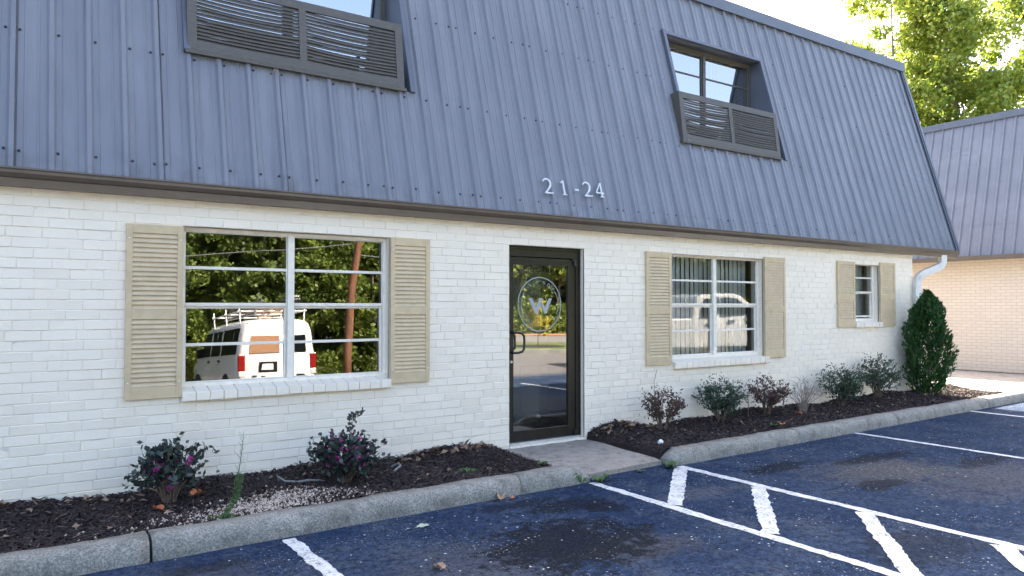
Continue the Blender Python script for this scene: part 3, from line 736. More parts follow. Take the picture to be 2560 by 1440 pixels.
# gutter and downspout
gp = [(-.035, 2.735), (-.165, 2.745), (-.168, 2.732), (-.160, 2.722), (-.158, 2.700), (-.135, 2.672), (-.118, 2.664), (-.112, 2.632), (-.108, 2.606), (-.035, 2.604)]
MB().prism(gp, XL, XE + .02, lambda a, b, d: (d, a, b)).build('gutter', M['gutter'], bld)
MB().box(XL, XC, -.036, .03, 2.610, 2.700).build('frieze_board', M['gutter'], bld)
def box_tube(m_, pts, hw, hd):
    base = len(m_.v)
    for i, p in enumerate(pts):
        t = (Vector(pts[min(i + 1, len(pts) - 1)]) - Vector(pts[max(i - 1, 0)])).normalized(); yv = Vector((-.38, -.92, 0)).normalized()
        xv = yv.cross(t).normalized(); yv = t.cross(xv)
        for a, b in ((-hw, -hd), (hw, -hd), (hw, hd), (-hw, hd)): m_.v.append(tuple(Vector(p) + xv * a + yv * b))
    for i in range(len(pts) - 1):
        for k in range(4):
            a0 = base + 4 * i + k; a1 = base + 4 * i + (k + 1) % 4; m_.f.append((a0, a1, a1 + 4, a0 + 4))
    m_.f.append((base, base + 1, base + 2, base + 3)[::-1]); e = base + 4 * (len(pts) - 1); m_.f.append((e, e + 1, e + 2, e + 3))
ds = MB(); A0 = Vector((9.36, -.09, 2.64)); 
path = [(9.66, -.09, 2.64), (9.66, -.09, 2.56), (9.64, -.09, 2.50), (9.59, -.09, 2.45), (9.50, -.085, 2.41), (8.92, -.075, 2.27), (8.83, -.07, 2.22), (8.785, -.068, 2.15), (8.77, -.066, 2.05), (8.77, -.066, .34), (8.77, -.075, .27), (8.80, -.11, .22), (8.85, -.17, .19)]
box_tube(ds, path, .062, .048); ds.build('downspout', M['spout'], bld, bevel=.006)
cr = MB()
for (x, z, a) in ((9.645, 2.52, .3), (9.625, 2.485, .5), (9.60, 2.46, .8), (8.845, 2.235, .8), (8.81, 2.20, .5), (8.79, 2.165, .25)):
    cr.box(x - .066, x + .066, -.135, -.125, z - .006, z + .006)
for z in (1.85, .95): cr.box(8.700, 8.840, -.122, -.010, z - .02, z + .02)
cr.build('downspout_band', M['spout'], bld)

# ---- dormers: recess, window and louvre screen
def dormer(o, xs0, xs1, yw=.86):
    x0, x1, z0, z1 = o
    dm = empty('dormer', parent=bld)
    m_ = MB()
    yf = lambda z: roofY(z) - .002
    for x in (x0, x1):
        m_.quad((x, yf(z0), z0), (x, yf(z1), z1), (x, yw + .1, z1), (x, yw + .1, z0))
    m_.quad((x0, yf(z1), z1), (x1, yf(z1), z1), (x1, yw + .1, z1), (x0, yw + .1, z1)); m_.quad((x0, yf(z0), z0), (x0, yw + .1, z0), (x1, yw + .1, z0), (x1, yf(z0), z0))
    m_.build('dormer_lining', M['fascia'], dm)
    t = MB(); slope_bar(t, x0 - .045, x0 + .012, z0 - .01, z1 + .045, -.02, .055); slope_bar(t, x1 - .012, x1 + .045, z0 - .01, z1 + .045, -.02, .032)
    slope_bar(t, x0 + .0125, x1 - .0125, z1 - .004, z1 + .042, -.02, .035)
    t.build('dormer_trim', M['fascia'], dm)
    wb, wt = 4.20, 5.615
    f = MB(); f.frame(x0 + .002, x1 - .002, z0 + .002, z1 - .002, .03, .03, wb - z0, z1 - wt, yw, yw + .06)
    xm = (x0 + x1) / 2 - .01; f.box(xm - .03, xm + .03, yw - .006, yw + .05, wb, wt)
    hh = (wt - wb) / 4
    for a, b in ((x0 + .032, xm - .03), (xm + .03, x1 - .032)):
        f.frame(a + .001, b - .001, wb + .001, wt - .001, .022, .022, .025, .022, yw + .012, yw + .045)
        for k in (1, 2, 3): f.box(a + .024, b - .024, yw + .016, yw + .04, wb + k * hh - .011, wb + k * hh + .011)
        for k in range(4): pane(dm, a + .022, b - .022, wb + k * hh + .011, wb + (k + 1) * hh - .011, yw + .03, M['glass_up'], 0, 0)
    f.build('dormer_frame', M['screen'], dm, bevel=.002)
    # louvre screen
    s = empty('louvre_screen', parent=bld); y0, y1 = .165, .195; zb, zt = 4.0, 4.705; nb0 = len(bld.children)
    def lean_back(o):
        for v in o.data.vertices: v.co.y += max(0, v.co.z - zb) * .125
    fr = MB(); fr.frame(xs0, xs1, zb, zt, .082, .082, .082, .088, y0, y1); xc = (xs0 + xs1) / 2 - .01
    fr.box(xc - .036, xc + .036, y0, y1, zb + .082, zt - .088); lean_back(fr.build('screen_frame', M['screen'], s, bevel=.002))
    for x in (xs0 + .003, xs1 - .023):
        ck = MB(); poly = [(y1, zb), (roofY(zb) + .02, zb), (roofY(zt) - .005, zt - .01), (y1 + (zt - zb) * .125, zt - .01)]; ck.prism(poly, x, x + .02, lambda a, b, d: (d, a, b)); ck.build('screen_cheek', M['screen'], s)
    MB().box(xs0 - .02, xs1 + .02, y0 - .012, .30, zb - .038, zb - .004).build('screen_ledge', M['screen'], s)
    for a, b in ((xs0 + .082, xc - .036), (xc + .036, xs1 - .082)):
        n = 15; p = (zt - .088 - zb - .082) / n; Wd = b - a
        for i in range(n):
            sag = .006 + .020 * rb.random() * (1 - abs(i - 7) / 9) + .004 * i / n
            V = []; F = []; K = 8
            for q in range(K + 1):
                u = q / K; x = a + .0008 + (Wd - .0016) * u; dz = -sag * 4 * u * (1 - u); zc = zb + .082 + p * (i + .5) + dz
                for (yy, zz) in ((y1 - .002, .0165), (y1 - .006, .020), (y0 + .002, -.0165), (y0 + .006, -.020)): V.append((x, yy, zc + zz))
            for q in range(K):
                for e in range(4): F.append((4 * q + e, 4 * q + (e + 1) % 4, 4 * q + 4 + (e + 1) % 4, 4 * q + 4 + e))
            lean_back(MB().add(V, F).build('slat', M['screen'], s))
    return dm
dormer(OPN[0], 3.0, 5.185); dormer(OPN[1], -3.402, -1.258)

# ---- house numbers "21-24"
hn = empty('house_number', parent=bld)
def np_(u, v, d):     # glyph plane parallel to the roof slope
    z = 2.985 + v * math.cos(math.atan(S)); return tuple(Vector((u, roofY(z), z)) + NOUT * d)
def stroke(m_, pts, wds, d0=.045, d1=.06):
    V = []; n = len(pts)
    for i in range(n):
        p = Vector(pts[i]); t = (Vector(pts[min(i + 1, n - 1)]) - Vector(pts[max(i - 1, 0)])).normalized(); nn = Vector((-t.y, t.x)) * wds[i] / 2
        for d in (d0, d1): V += [np_(p.x + nn.x, p.y + nn.y, d), np_(p.x - nn.x, p.y - nn.y, d)]
    F = []
    for i in range(n - 1):
        a, b = 4 * i, 4 * i + 4
        F += [(a, a + 1, b + 1, b), (a + 2, b + 2, b + 3, a + 3), (a, b, b + 2, a + 2), (a + 1, a + 3, b + 3, b + 1)]
    F += [(0, 2, 3, 1), (4 * n - 4, 4 * n - 3, 4 * n - 1, 4 * n - 2)]
    m_.add(V, F)
def two(x, z):
    m_ = MB(); H = .185
    P = [(x + .0, z + .145), (x + .008, z + .165), (x + .03, z + .180), (x + .062, z + .183), (x + .092, z + .168), (x + .103, z + .138), (x + .098, z + .108), (x + .078, z + .072), (x + .045, z + .037), (x + .012, z + .008)]
    stroke(m_, P, [.012, .016, .02, .022, .026, .028, .027, .022, .017, .014]); stroke(m_, [(x + .005, z + .009), (x + .07, z + .009), (x + .118, z + .010), (x + .128, z + .026)], [.018, .018, .016, .006], .0455, .0595)
    for px, pz in ((x + .05, z + .182), (x + .06, z + .009)): m_.tube([np_(px, pz, 0), np_(px, pz, .05)], .005, 6)
    return m_.build('digit', M['aluminium'], hn)
def one(x, z):
    m_ = MB(); stroke(m_, [(x + .045, z + .0), (x + .045, z + .185)], [.024, .024]); stroke(m_, [(x + .0, z + .150), (x + .02, z + .158), (x + .045, z + .180)], [.010, .014, .02], .0455, .0595); stroke(m_, [(x + .012, z + .005), (x + .080, z + .005)], [.012, .012], .0455, .0595)
    m_.tube([np_(x + .045, z + .17, 0), np_(x + .045, z + .17, .05)], .005, 6)
    return m_.build('digit', M['aluminium'], hn)
def four(x, z):
    m_ = MB(); stroke(m_, [(x + .088, z + .0), (x + .088, z + .187)], [.024, .024]); stroke(m_, [(x + .004, z + .055), (x + .084, z + .183)], [.016, .016], .0455, .0595); stroke(m_, [(x + .0, z + .055), (x + .125, z + .055)], [.018, .018], .0453, .0597); stroke(m_, [(x + .058, z + .004), (x + .120, z + .004)], [.012, .012], .0455, .0595)
    m_.tube([np_(x + .088, z + .17, 0), np_(x + .088, z + .17, .05)], .005, 6)
    return m_.build('digit', M['aluminium'], hn)
two(.385, -.012); one(.635, -.008); dsh = MB(); stroke(dsh, [(.845, .075), (.905, .075)], [.022, .022]); dsh.tube([np_(.875, .075, 0), np_(.875, .075, .05)], .005, 6); dsh.build('dash', M['aluminium'], hn)
two(.985, .005); four(1.178, .015)

# ------------------------------------------------------------------ interior behind the glass
def room(name, x0, x1, y1, z1, wallm):
    o = MB().quad((x0, TH + .001, .10), (x1, TH + .001, .10), (x1, y1, .10), (x0, y1, .10)).build(name + '_floor', M['carpet']); tag(o, kind='structure')
    m_ = MB(); m_.quad((x0, TH + .001, .10), (x0, y1, .10), (x0, y1, z1), (x0, TH + .001, z1)); m_.quad((x1, TH + .001, .10), (x1, TH + .001, z1), (x1, y1, z1), (x1, y1, .10)); m_.quad((x0, y1, .10), (x1, y1, .10), (x1, y1, z1), (x0, y1, z1)); m_.quad((x0, TH + .001, z1), (x0, y1, z1), (x1, y1, z1), (x1, TH + .001, z1))
    o = m_.build(name + '_walls', wallm); tag(o, kind='structure')
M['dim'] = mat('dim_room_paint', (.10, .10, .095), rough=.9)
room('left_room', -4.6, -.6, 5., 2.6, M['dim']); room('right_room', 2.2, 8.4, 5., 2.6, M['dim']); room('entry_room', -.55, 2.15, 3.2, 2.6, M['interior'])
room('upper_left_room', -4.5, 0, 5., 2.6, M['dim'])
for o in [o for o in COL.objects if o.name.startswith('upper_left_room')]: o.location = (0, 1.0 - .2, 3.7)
ur = [o for o in COL.objects if o.name.startswith('upper_left_room')]
for o in ur:
    c = o.copy(); link(c); c.location = (6.5, .8, 3.7); c.name = o.name.replace('left', 'right')
# half-open white panel door in the entry
idr = thing('interior_door', 'white panelled inner door standing ajar behind the glass entrance', 'door', (.50, .72, .105), R(-16))
MB().box(0, .85, 0, .04, 0, 2.1).build('door_leaf', M['door_white'], idr)
for a, b in ((.10, .38), (.48, .76)):
    for c, d in ((.25, .85), (1.0, 1.6), (1.7, 1.98)):
        p = MB(); p.frame(a, b, c, d, .025, .025, .025, .025, -.012, -.0005); p.build('panel_moulding', M['door_white'], idr, bevel=.004)
df = MB(); df.box(.34, .47, .70, .82, .10, 2.3); df.box(.34, 1.9, .70, .82, 2.3, 2.42); o = df.build('inner_door_frame', M['door_white'], bld)
# vertical blinds
def vblind(label, x0, n, pitch, zb, zt, yb, ang):
    t = thing('vertical_blind', label, 'blind', (x0, yb, zt))
    MB().box(-.03, n * pitch + .03, -.03, .03, -.045, 0).build('head_rail', M['blind_white'], t)
    V = []; K = 5
    for z in (zb - zt, -.05):
        for q in range(K):
            u = q / (K - 1) - .5; V.append((u * .105, .012 * (1 - 4 * u * u), z))
    me = bpy.data.meshes.new('slat'); me.from_pydata(V, [], [(q, q + 1, K + q + 1, K + q) for q in range(K - 1)]); me.update(); me.polygons.foreach_set('use_smooth', [True] * (K - 1)); me.materials.append(M['blind'])
    for i in range(n):
        o = mobj('slat', me, None, t, (i * pitch + pitch / 2, 0, 0)); o.rotation_euler = (0, R(rb.uniform(-.3, .3)), R(ang + rb.uniform(-7, 7)))
vblind('grey-green vertical blind hanging behind the double window right of the door', 2.50, 21, .094, .93, 2.46, .30, 12)
vblind('pale vertical blind behind the smallest window near the downspout', 6.80, 11, .094, 1.36, 2.46, .30, 0)
# mini blinds upstairs
mbld = thing('mini_blind', 'white slatted mini blind in the small upper window on the right', 'blind', (3.2, .955, 5.60))
MB().box(0, 2.08, -.02, .02, -.035, 0.0).build('head_rail', M['blind_white'], mbld)
m_ = MB(); z = -.05
while z > -1.4:
    m_.quad((0, -.011, z - .006), (2.08, -.011, z - .006), (2.08, .011, z + .006), (0, .011, z + .006)); z -= .021
tag(m_.build('slat_stack', M['blind_white'], mbld), kind='stuff')
m_ = MB()
for x in (.2, .75, 1.0, 1.3, 1.85): m_.box(x - .002, x + .002, -.014, -.012, -1.4, -.03)
m_.build('ladder_cord', M['blind_white'], mbld)

# ------------------------------------------------------------------ neighbouring building beyond the gap
nb = thing('neighbour_building', 'neighbouring brick building with ribbed metal mansard beyond the corner', 'building', (16, -3, .25))
def nb_brick():
    m, t, b = newmat('neighbour_brick'); c = t.nodes.new('ShaderNodeTexCoord').outputs['Object']
    mp = t.nodes.new('ShaderNodeMapping'); mp.inputs['Rotation'].default_value = (R(90), 0, R(90)); t.links.new(c, mp.inputs[0])
    br = t.nodes.new('ShaderNodeTexBrick'); br.inputs['Scale'].default_value = 1; br.inputs['Brick Width'].default_value = .2385; br.inputs['Row Height'].default_value = .0812; br.inputs['Mortar Size'].default_value = .005
    br.inputs['Color1'].default_value = (.72, .62, .50, 1); br.inputs['Color2'].default_value = (.68, .58, .47, 1); br.inputs['Mortar'].default_value = (.48, .41, .33, 1)
    sx = t.nodes.new('ShaderNodeSeparateXYZ'); cx_ = t.nodes.new('ShaderNodeCombineXYZ'); t.links.new(c, sx.inputs[0])
    t.links.new(math_(t, 'ADD', sx.outputs[0], sx.outputs[1]), cx_.inputs[0]); t.links.new(sx.outputs[2], cx_.inputs[1]); t.links.new(cx_.outputs[0], br.inputs['Vector'])
    t.links.new(br.outputs['Color'], b.inputs['Base Color']); b.inputs['Roughness'].default_value = .7
    setbump(t, b, br.outputs['Fac'], -.4, .006); return m
nwm = nb_brick()
MB().box(.35, 10, .4, 22, -.3, 2.7).build('wall', nwm, nb)
nr = MB().box(.05, 10.2, .2, 22.1, 2.72, 2.80).box(1.2, 9.2, 1.3, 21, 6.3, 6.45).build('roof', M['soffit'], nb)
def ns(y, z, h): return (S * (z - ZE) - h, y, z)
yy = 0.
while yy < 22:
    m_ = MB(); pr = []
    for i in range(4):
        for dx, h in ((-.034, 0), (-.016, .028), (.016, .028), (.034, 0), (.09, .003), (.17, .003)): pr.append((yy + i * RP + dx + .04, h))
    pr.append((yy + PW + .004, 0))
    for (a, ha), (b, hb) in zip(pr[:-1], pr[1:]): m_.quad(ns(b, 2.735, hb), ns(a, 2.735, ha), ns(a, 6.45, ha), ns(b, 6.45, hb))
    m_.build('roof_panel', M['roof'], nr); yy += PW
m_ = MB(); q = lambda x, z, y: (x, y, z)
m_.add([ns(0, 2.735, 0), ns(0, 6.45, 0), (9, 0, 6.45), (10, 0, 2.735)], [(0, 3, 2, 1)]).build('roof_end', M['roof'], nr)
MB().box(.95, 1.3, -.05, 22.2, 6.42, 6.60).build('fascia', M['fascia'], nr)
MB().box(-.16, -.03, -.05, 22.2, 2.63, 2.745).build('gutter', M['gutter'], nb)

# ------------------------------------------------------------------ plants
def leaf_quads(C, U, V_):
    """rhombic leaves: centres C, half axes U (long), V_ (short)"""
    n = len(C); P = np.stack([C - U, C - V_ * 1. + U * .05, C + U, C + V_ + U * .05], 1).reshape(-1, 3)
    return P, (np.arange(n) * 4)[:, None] + np.arange(4)[None]
def rand_dirs(n, g_, up=0.):
    d = g_.normal(size=(n, 3)); d[:, 2] += up; return d / np.linalg.norm(d, axis=1)[:, None]
def leaves_mesh(name, C, size, g_, aspect=.5, up=.3, D=None, spread=.7):
    n = len(C); U = rand_dirs(n, g_, up) if D is None else D + spread * rand_dirs(n, g_)
    U /= np.linalg.norm(U, axis=1)[:, None]
    W = np.cross(U, rand_dirs(n, g_)); W /= np.linalg.norm(W, axis=1)[:, None] + 1e-9
    s = g_.uniform(size[0], size[1], n)[:, None]
    P, Q = leaf_quads(C, U * s, W * s * aspect); return npmesh(name, P, Q)
def shrub(name, label, cat, x, y, z, h, wd, leafm, twigm, g_, nstem=14, nleaf=600, lsize=(.018, .03), aspect=.5, base_gap=.25, flowers=0, group=None, lean=0., bare=False, fill=.55):
    t = thing(name, label, cat, (x, y, z - .02), 0, group)
    st = MB(); C = []; Dd = []
    for i in range(nstem):
        a = g_.uniform(0, 6.28); r = wd * math.sqrt(g_.uniform(.02, 1.)); top = h * (.72 + .28 * g_.uniform()) * (1 - .35 * (r / wd) ** 2)
        p0 = Vector((.03 * math.cos(a), .03 * math.sin(a), 0)); p3 = Vector((r * math.cos(a) + lean * h, r * math.sin(a), top))
        p1 = p0.lerp(p3, .35) + Vector((0, 0, .05 * h)) - Vector((p3.x, p3.y, 0)) * .12; p2 = p0.lerp(p3, .7) + Vector((g_.normal(0, .02), g_.normal(0, .02), .02))
        st.tube([p0, p1, p2, p3], [.008 if not bare else .006, .006 if not bare else .0045, .004 if not bare else .003, .0015], 5)
        for k in range(3 if not bare else 5):
            f = g_.uniform(.3, .95); b0 = p0.lerp(p3, f) if f < .35 else (p1.lerp(p2, (f - .35) / .35) if f < .7 else p2.lerp(p3, (f - .7) / .3))
            dv = Vector((g_.normal(0, 1) + p3.x / wd * .8, g_.normal(0, 1) + p3.y / wd * .8, g_.uniform(.3, 1.4))).normalized() * h * g_.uniform(.14, .3)
            b1 = b0 + dv; b1.z = min(b1.z, h); st.tube([b0, b0.lerp(b1, .5) + Vector((0, 0, .008)), b1], [.003, .002, .001], 4)
            m = int(nleaf / nstem / 4)
            for q in range(m):
                f2 = g_.uniform(.15, 1.05); c = b0.lerp(b1, f2); C.append(c + Vector(g_.normal(0, .012, 3))); Dd.append(dv.normalized())
        for q in range(int(nleaf / nstem / 4)):
            f2 = g_.uniform(base_gap, 1.02); c = (p1.lerp(p2, (f2 - .25) / .45) if f2 < .7 else p2.lerp(p3, (f2 - .7) / .3)); C.append(c + Vector(g_.normal(0, .014, 3))); Dd.append((p3 - p1).normalized())
    st.build('stem', twigm, t)
    if leafm is not None and fill:
        for q in range(int(nleaf * fill)):
            dq = Vector(rand_dirs(1, g_)[0]); rq = g_.uniform(.25, 1.) ** .5
            lob = 1 + .22 * math.sin(5 * math.atan2(dq.y, dq.x) + 7 * dq.z) + .12 * math.sin(11 * dq.x + 9 * dq.z)
            C.append(Vector((dq.x * wd * rq * lob + lean * h * .6, dq.y * wd * rq * lob, h * (.60 + .38 * dq.z * rq * lob)))); Dd.append(Vector((dq.x, dq.y, abs(dq.z) + .4)).normalized())
    C = np.array([tuple(c) for c in C]); Dd = np.array([tuple(d) for d in Dd])
    if leafm is not None and len(C):
        C = C[C[:, 2] > h * base_gap * .6] if True else C; Dd = np.resize(Dd, (len(C), 3))
        o = mobj('foliage', leaves_mesh('foliage', C, lsize, g_, aspect, .3, Dd, 1.), leafm, t); tag(o, kind='stuff')
    if flowers:
        k = g_.choice(len(C), flowers); F = np.repeat(C[k], 9, 0) + g_.normal(0, .008, (flowers * 9, 3))
        o = mobj('flower', leaves_mesh('flower', F, (.014, .026), g_, .3, .2), M['magenta'], t); tag(o, kind='stuff')
    return t
G = np.random.default_rng
def bz(x, y): return float(bedz(np.array(x), np.array(y)))
def atY(px, Y):            # X where a sight line meets a plane parallel to the facade
    rt = Vector((math.sin(A), -math.cos(A), 0)); d = FW + rt * ((px - 1280) / F_PX); return CAM.x + d.x * (Y - CAM.y) / d.y
s1 = shrub('loropetalum_shrub', 'leggy dark-leaved shrub with few magenta flowers beside the leftmost shutter', 'shrub', -3.60, -.42, bz(-3.6, -.42), .52, .34, M['loro'], M['twig'], G(1), 18, 850, (.022, .036), .62, .45, 22, lean=.05, fill=.1)
s2 = shrub('loropetalum_shrub', 'bushy dark shrub with many magenta flowers left of the door', 'shrub', -2.20, -.62, bz(-2.2, -.62), .46, .33, M['loro'], M['twig'], G(2), 24, 1500, (.020, .032), .62, .08, 90, fill=.3)
# upright sprig on the bushy shrub
def sprig(parent, pts, n, g_, m, size, asp=.6):
    MB().tube(pts, [.004] + [.0025] * (len(pts) - 2) + [.001], 5).build('stem', M['twig'], parent)
    C = []
    for i in range(n):
        f = g_.uniform(.1, 1) * (len(pts) - 1.001); k = int(f); C.append(Vector(pts[k]).lerp(Vector(pts[k + 1]), f - k) + Vector(g_.normal(0, .014, 3)))
    o = mobj('foliage', leaves_mesh('foliage', np.array([tuple(c) for c in C]), size, g_, asp), m, parent); tag(o, kind='stuff')
sprig(s2, [(.03, 0, .3), (.05, 0, .45), (.06, -.01, .58), (.10, 0, .63), (.17, 0, .635)], 60, G(5), M['loro'], (.016, .026))
sprig(s2, [(.06, 0, .3), (.04, .02, .5), (.035, 0, .62)], 45, G(6), M['loro'], (.016, .026))
sprig(s2, [(-.15, 0, .2), (-.27, .0, .38), (-.33, 0, .47)], 16, G(7), M['loro'], (.014, .02))
sprig(s1, [(.1, 0, .38), (.2, 0, .47), (.33, -.03, .42)], 26, G(8), M['loro'], (.018, .03))
sprig(s1, [(.0, 0, .40), (.03, 0, .5), (.09, 0, .55)], 18, G(9), M['loro'], (.018, .03))
sprig(s1, [(-.1, 0, .28), (-.26, 0, .26), (-.33, -.02, .2)], 18, G(10), M['loro'], (.016, .026))
sp = [(1655, -.42, .58, .25, 'russet', 'dead brown-leaved shrub nearest the walk, right of the door', 900, .38),
      (1800, -.36, .62, .29, 'holly', 'glossy green shrub under the left end of the double window', 2000, .1),
      (1915, -.36, .56, .31, 'russet', 'brown-leaved shrub with a thin stake under the double window', 1200, .3),
      (2005, -.38, .60, .27, None, 'bare leafless grey twig shrub between brown and green shrubs', 0, .3),
      (2100, -.34, .68, .36, 'holly', 'rounded green shrub below the smallest window', 2400, .08),
      (2190, -.30, .76, .36, 'holly', 'taller open green shrub next to the conical evergreen', 1800, .15)]
for i, (px, Y, h, wd, lm, lab, nl, gap) in enumerate(sp):
    x = atY(px, Y); sd = G(20 + i)
    shrub('shrub', lab, 'shrub', x, Y, bz(x, Y), h, wd, M[lm] if lm else None, M['twig_pale'] if lm is None else M['twig'], sd, 18 if lm else 26, nl, (.014, .026), .42, gap, bare=lm is None, group=None)
xs_ = atY(1868, -.34); tag(MB().tube([(xs_, -.34, .1), (xs_ + .005, -.34, .35), (xs_ - .01, -.34, .52)], [.006, .005, .004], 6).build('thin_stake', M['twig']), 'thin brown stake upright at the left of a brown shrub', 'stake')
# conical evergreen
def arborvitae(x, y, z, h, r):
    g_ = G(44); t = thing('arborvitae', 'dense conical dark green evergreen at the corner by the downspout', 'tree', (x, y, z))
    MB().tube([(0, 0, -.05), (.02, 0, h * .5), (0, 0, h * .93)], [.035, .022, .006], 7).build('trunk', M['bark'], t)
    n = 9500; u = g_.uniform(0, 1, n) ** .8; zz = .10 + (h - .10) * u
    prof = r * np.clip(np.interp(u, [0, .08, .3, .55, .8, .93, 1], [.45, .78, 1., .95, .66, .34, .04]), .03, 2)
    a = g_.uniform(0, 6.28, n); lobes = 1 + .20 * np.sin(a * 3 + zz * 6.5) + .14 * np.sin(a * 7 - zz * 11)
    rr = prof * lobes * (1 - .5 * g_.uniform(0, 1, n) ** 2.2) * g_.uniform(.9, 1.06, n)
    C = np.stack([rr * np.cos(a), rr * np.sin(a), zz], -1); D = np.stack([np.cos(a) * .6, np.sin(a) * .6, np.full(n, .9)], -1)
    o = mobj('foliage', leaves_mesh('foliage', C, (.02, .05), g_, .38, .3, D, .55), M['arbor'], t); tag(o, kind='stuff')
    C2 = []
    for k in range(30):
        q = g_.integers(n); 
        for j in range(26): C2.append(C[q] * np.array([1.05, 1.05, 1]) + np.array([0, 0, .11 * j / 26]) + g_.normal(0, .014, 3))
    C2 = np.array(C2); o = mobj('foliage', leaves_mesh('foliage', C2, (.018, .035), g_, .35, 1.2), M['arbor'], t); tag(o, kind='stuff')
arborvitae(atY(2318, -.42), -.42, bz(8.8, -.42) - .02, 1.84, .345)
# weeds
def rosette(x, y, z, n, L, g_, lab, m='weed', wd=.28, up=.5, name='weed'):
    t = thing(name, lab, 'weed', (x, y, z)); mb_ = MB()
    for i in range(n):
        a = g_.uniform(0, 6.28); l = L * g_.uniform(.55, 1); u = Vector((math.cos(a), math.sin(a), 0)); v = Vector((-u.y, u.x, 0)) * l * wd; e = up * g_.uniform(.5, 1.2)
        mb_.add([(0, 0, 0), u * l * .5 + v + Vector((0, 0, l * e * .7)), u * l + Vector((0, 0, l * e * .5)), u * l * .5 - v + Vector((0, 0, l * e * .7)), u * l * .5 + Vector((0, 0, l * e * .6))], [(0, 4, 1), (1, 4, 2), (0, 3, 4), (4, 3, 2)])
    tag(mb_.build('foliage', M[m], t), kind='stuff'); return t
rosette(.02, -1.50, .0, 22, .12, G(60), 'leafy green weed at the front left of the concrete walk', up=.8)
rosette(1.02, -1.43, .0, 18, .11, G(61), 'leafy green weed in the gap between walk and right kerb', up=1.)
rosette(.62, -1.42, .0, 12, .06, G(62), 'tiny green weed along the middle of the walk edge', up=.8)
rosette(-.32, -1.62, .05, 26, .10, G(63), 'thin grassy tuft at the rounded kerb end left of the walk', wd=.06, up=1.3)
rosette(-1.02, -.75, bz(-1.02, -.75), 60, .13, G(64), 'low feathery green weed in the mulch left of the door', wd=.10, up=.5)
rosette(-.30, -.95, bz(-.3, -.95), 26, .10, G(66), 'small dull green weed beside the left edge of the walk', wd=.12, up=.5)
rosette(3.42, -.95, bz(3.4, -.95), 24, .06, G(67), 'bright green clover tuft in the mulch near the right kerb', wd=.4, up=.9)
tw = thing('tall_weed', 'tall spindly green weed rising from the pebble patch by the kerb', 'weed', (-3.36, -1.17, bz(-3.36, -1.17) - .01)); g_ = G(70)
mb_ = MB(); mb_.tube([(0, 0, 0), (.09, .06, .12), (.13, .12, .3), (.17, .16, .52), (.18, .17, .62)], [.005, .004, .003, .002, .001], 5)
for i in range(34):
    f = i / 34; c = Vector((.09 + .09 * f, .06 + .11 * f, .12 + .48 * f)); a = g_.uniform(0, 6.28); dl = .06 * (1 - .4 * f)
    mb_.tube([c, c + Vector((math.cos(a) * dl, math.sin(a) * dl, dl * 1.0))], [.0016, .0006], 3)
mb_.build('stem', M['weed'], tw)
C = []
for i in range(420):
    f = g_.uniform(0, .55); a = g_.uniform(0, 6.28); rr = g_.uniform(0, .035)
    C.append((.09 * min(1, f * 4) + .09 * f + rr * math.cos(a), .06 * min(1, f * 4) + .1 * f + rr * math.sin(a), .04 + f * .5))
for i in range(420):
    a = g_.uniform(0, 6.28); rr = .17 * math.sqrt(g_.uniform()); C.append((rr * math.cos(a) - .03, rr * .5 * math.sin(a), .015 + .05 * g_.uniform() * (1 - rr / .18)))
o = mobj('foliage', leaves_mesh('foliage', np.array(C), (.010, .022), g_, .2, .8), M['weed'], tw); tag(o, kind='stuff')
# thin dead vine on the wall
tag(MB().tube([(atY(1640, -.06), -.05, .2), (atY(1640, -.06) - .01, -.03, .6), (atY(1640, -.06) + .0, -.02, .72), (atY(1640, -.06) + .05, -.02, .86)], .0035, 5).build('dead_vine', M['twig_pale']), 'thin dry vine stem against the brick right of the door', 'vine')
# buried hose loops
tag(MB().tube([(-2.72, -.42, .13), (-2.73, -.38, .20), (-2.69, -.45, .165), (-2.60, -.52, .16), (-2.50, -.53, .165), (-2.42, -.52, .15), (-2.3, -.52, .12)], .011, 7).build('drip_hose', M['plastic_grey'], smooth=True), 'grey plastic drip hose surfacing left of the bushy flowering shrub', 'hose')
tag(MB().tube([(-1.78, -.62, .12), (-1.70, -.58, .165), (-1.64, -.56, .19), (-1.63, -.50, .20), (-1.68, -.46, .17), (-1.72, -.44, .11)], .011, 7).build('drip_hose', M['plastic_grey'], smooth=True), 'short grey hose loop right of the bushy flowering shrub', 'hose')
# single fallen leaves and litter
def fallen_leaf(x, y, z, L, rz, m, label, curl=.4, lobes=5):
    g_ = random.Random(int((x + 9) * 1000)); n = 20; V = [(0, 0, .004)]
    for i in range(n):
        a = 2 * math.pi * i / n; r = L * (.62 + .3 * abs(math.cos(a * lobes / 2)) + g_.uniform(-.05, .05)); V.append((r * math.cos(a), r * math.sin(a) * .75, .004 + curl * L * (abs(math.sin(a)) ** 1.5) * g_.uniform(.5, 1)))
    mb_ = MB().add(V, [(0, i + 1, (i + 1) % n + 1) for i in range(n)]); mb_.tube([(-L * .9, 0, .006), (-L * 1.35, .01, .008)], [.002, .0015], 4)
    o = mb_.build('fallen_leaf', m, loc=(x, y, z)); o.rotation_euler = (0, 0, rz); tag(o, label, 'leaf'); return o
fallen_leaf(-2.05, -1.81, .004, .065, .4, M['pale_leaf'], 'pale green fallen leaf on the asphalt in front of the left kerb', .12)
fallen_leaf(-2.39, -2.68, .004, .055, 2., M['tan_leaf'], 'curled tan dead leaf on the asphalt at the bottom edge', .7)
fallen_leaf(-1.13, -1.50, .012, .07, 1.0, M['tan_leaf'], 'pinkish dead leaf leaning against the left kerb', .9)
fallen_leaf(-1.02, -1.53, .006, .035, .2, M['orange_leaf'], 'small orange leaf on the asphalt against the left kerb', .4)
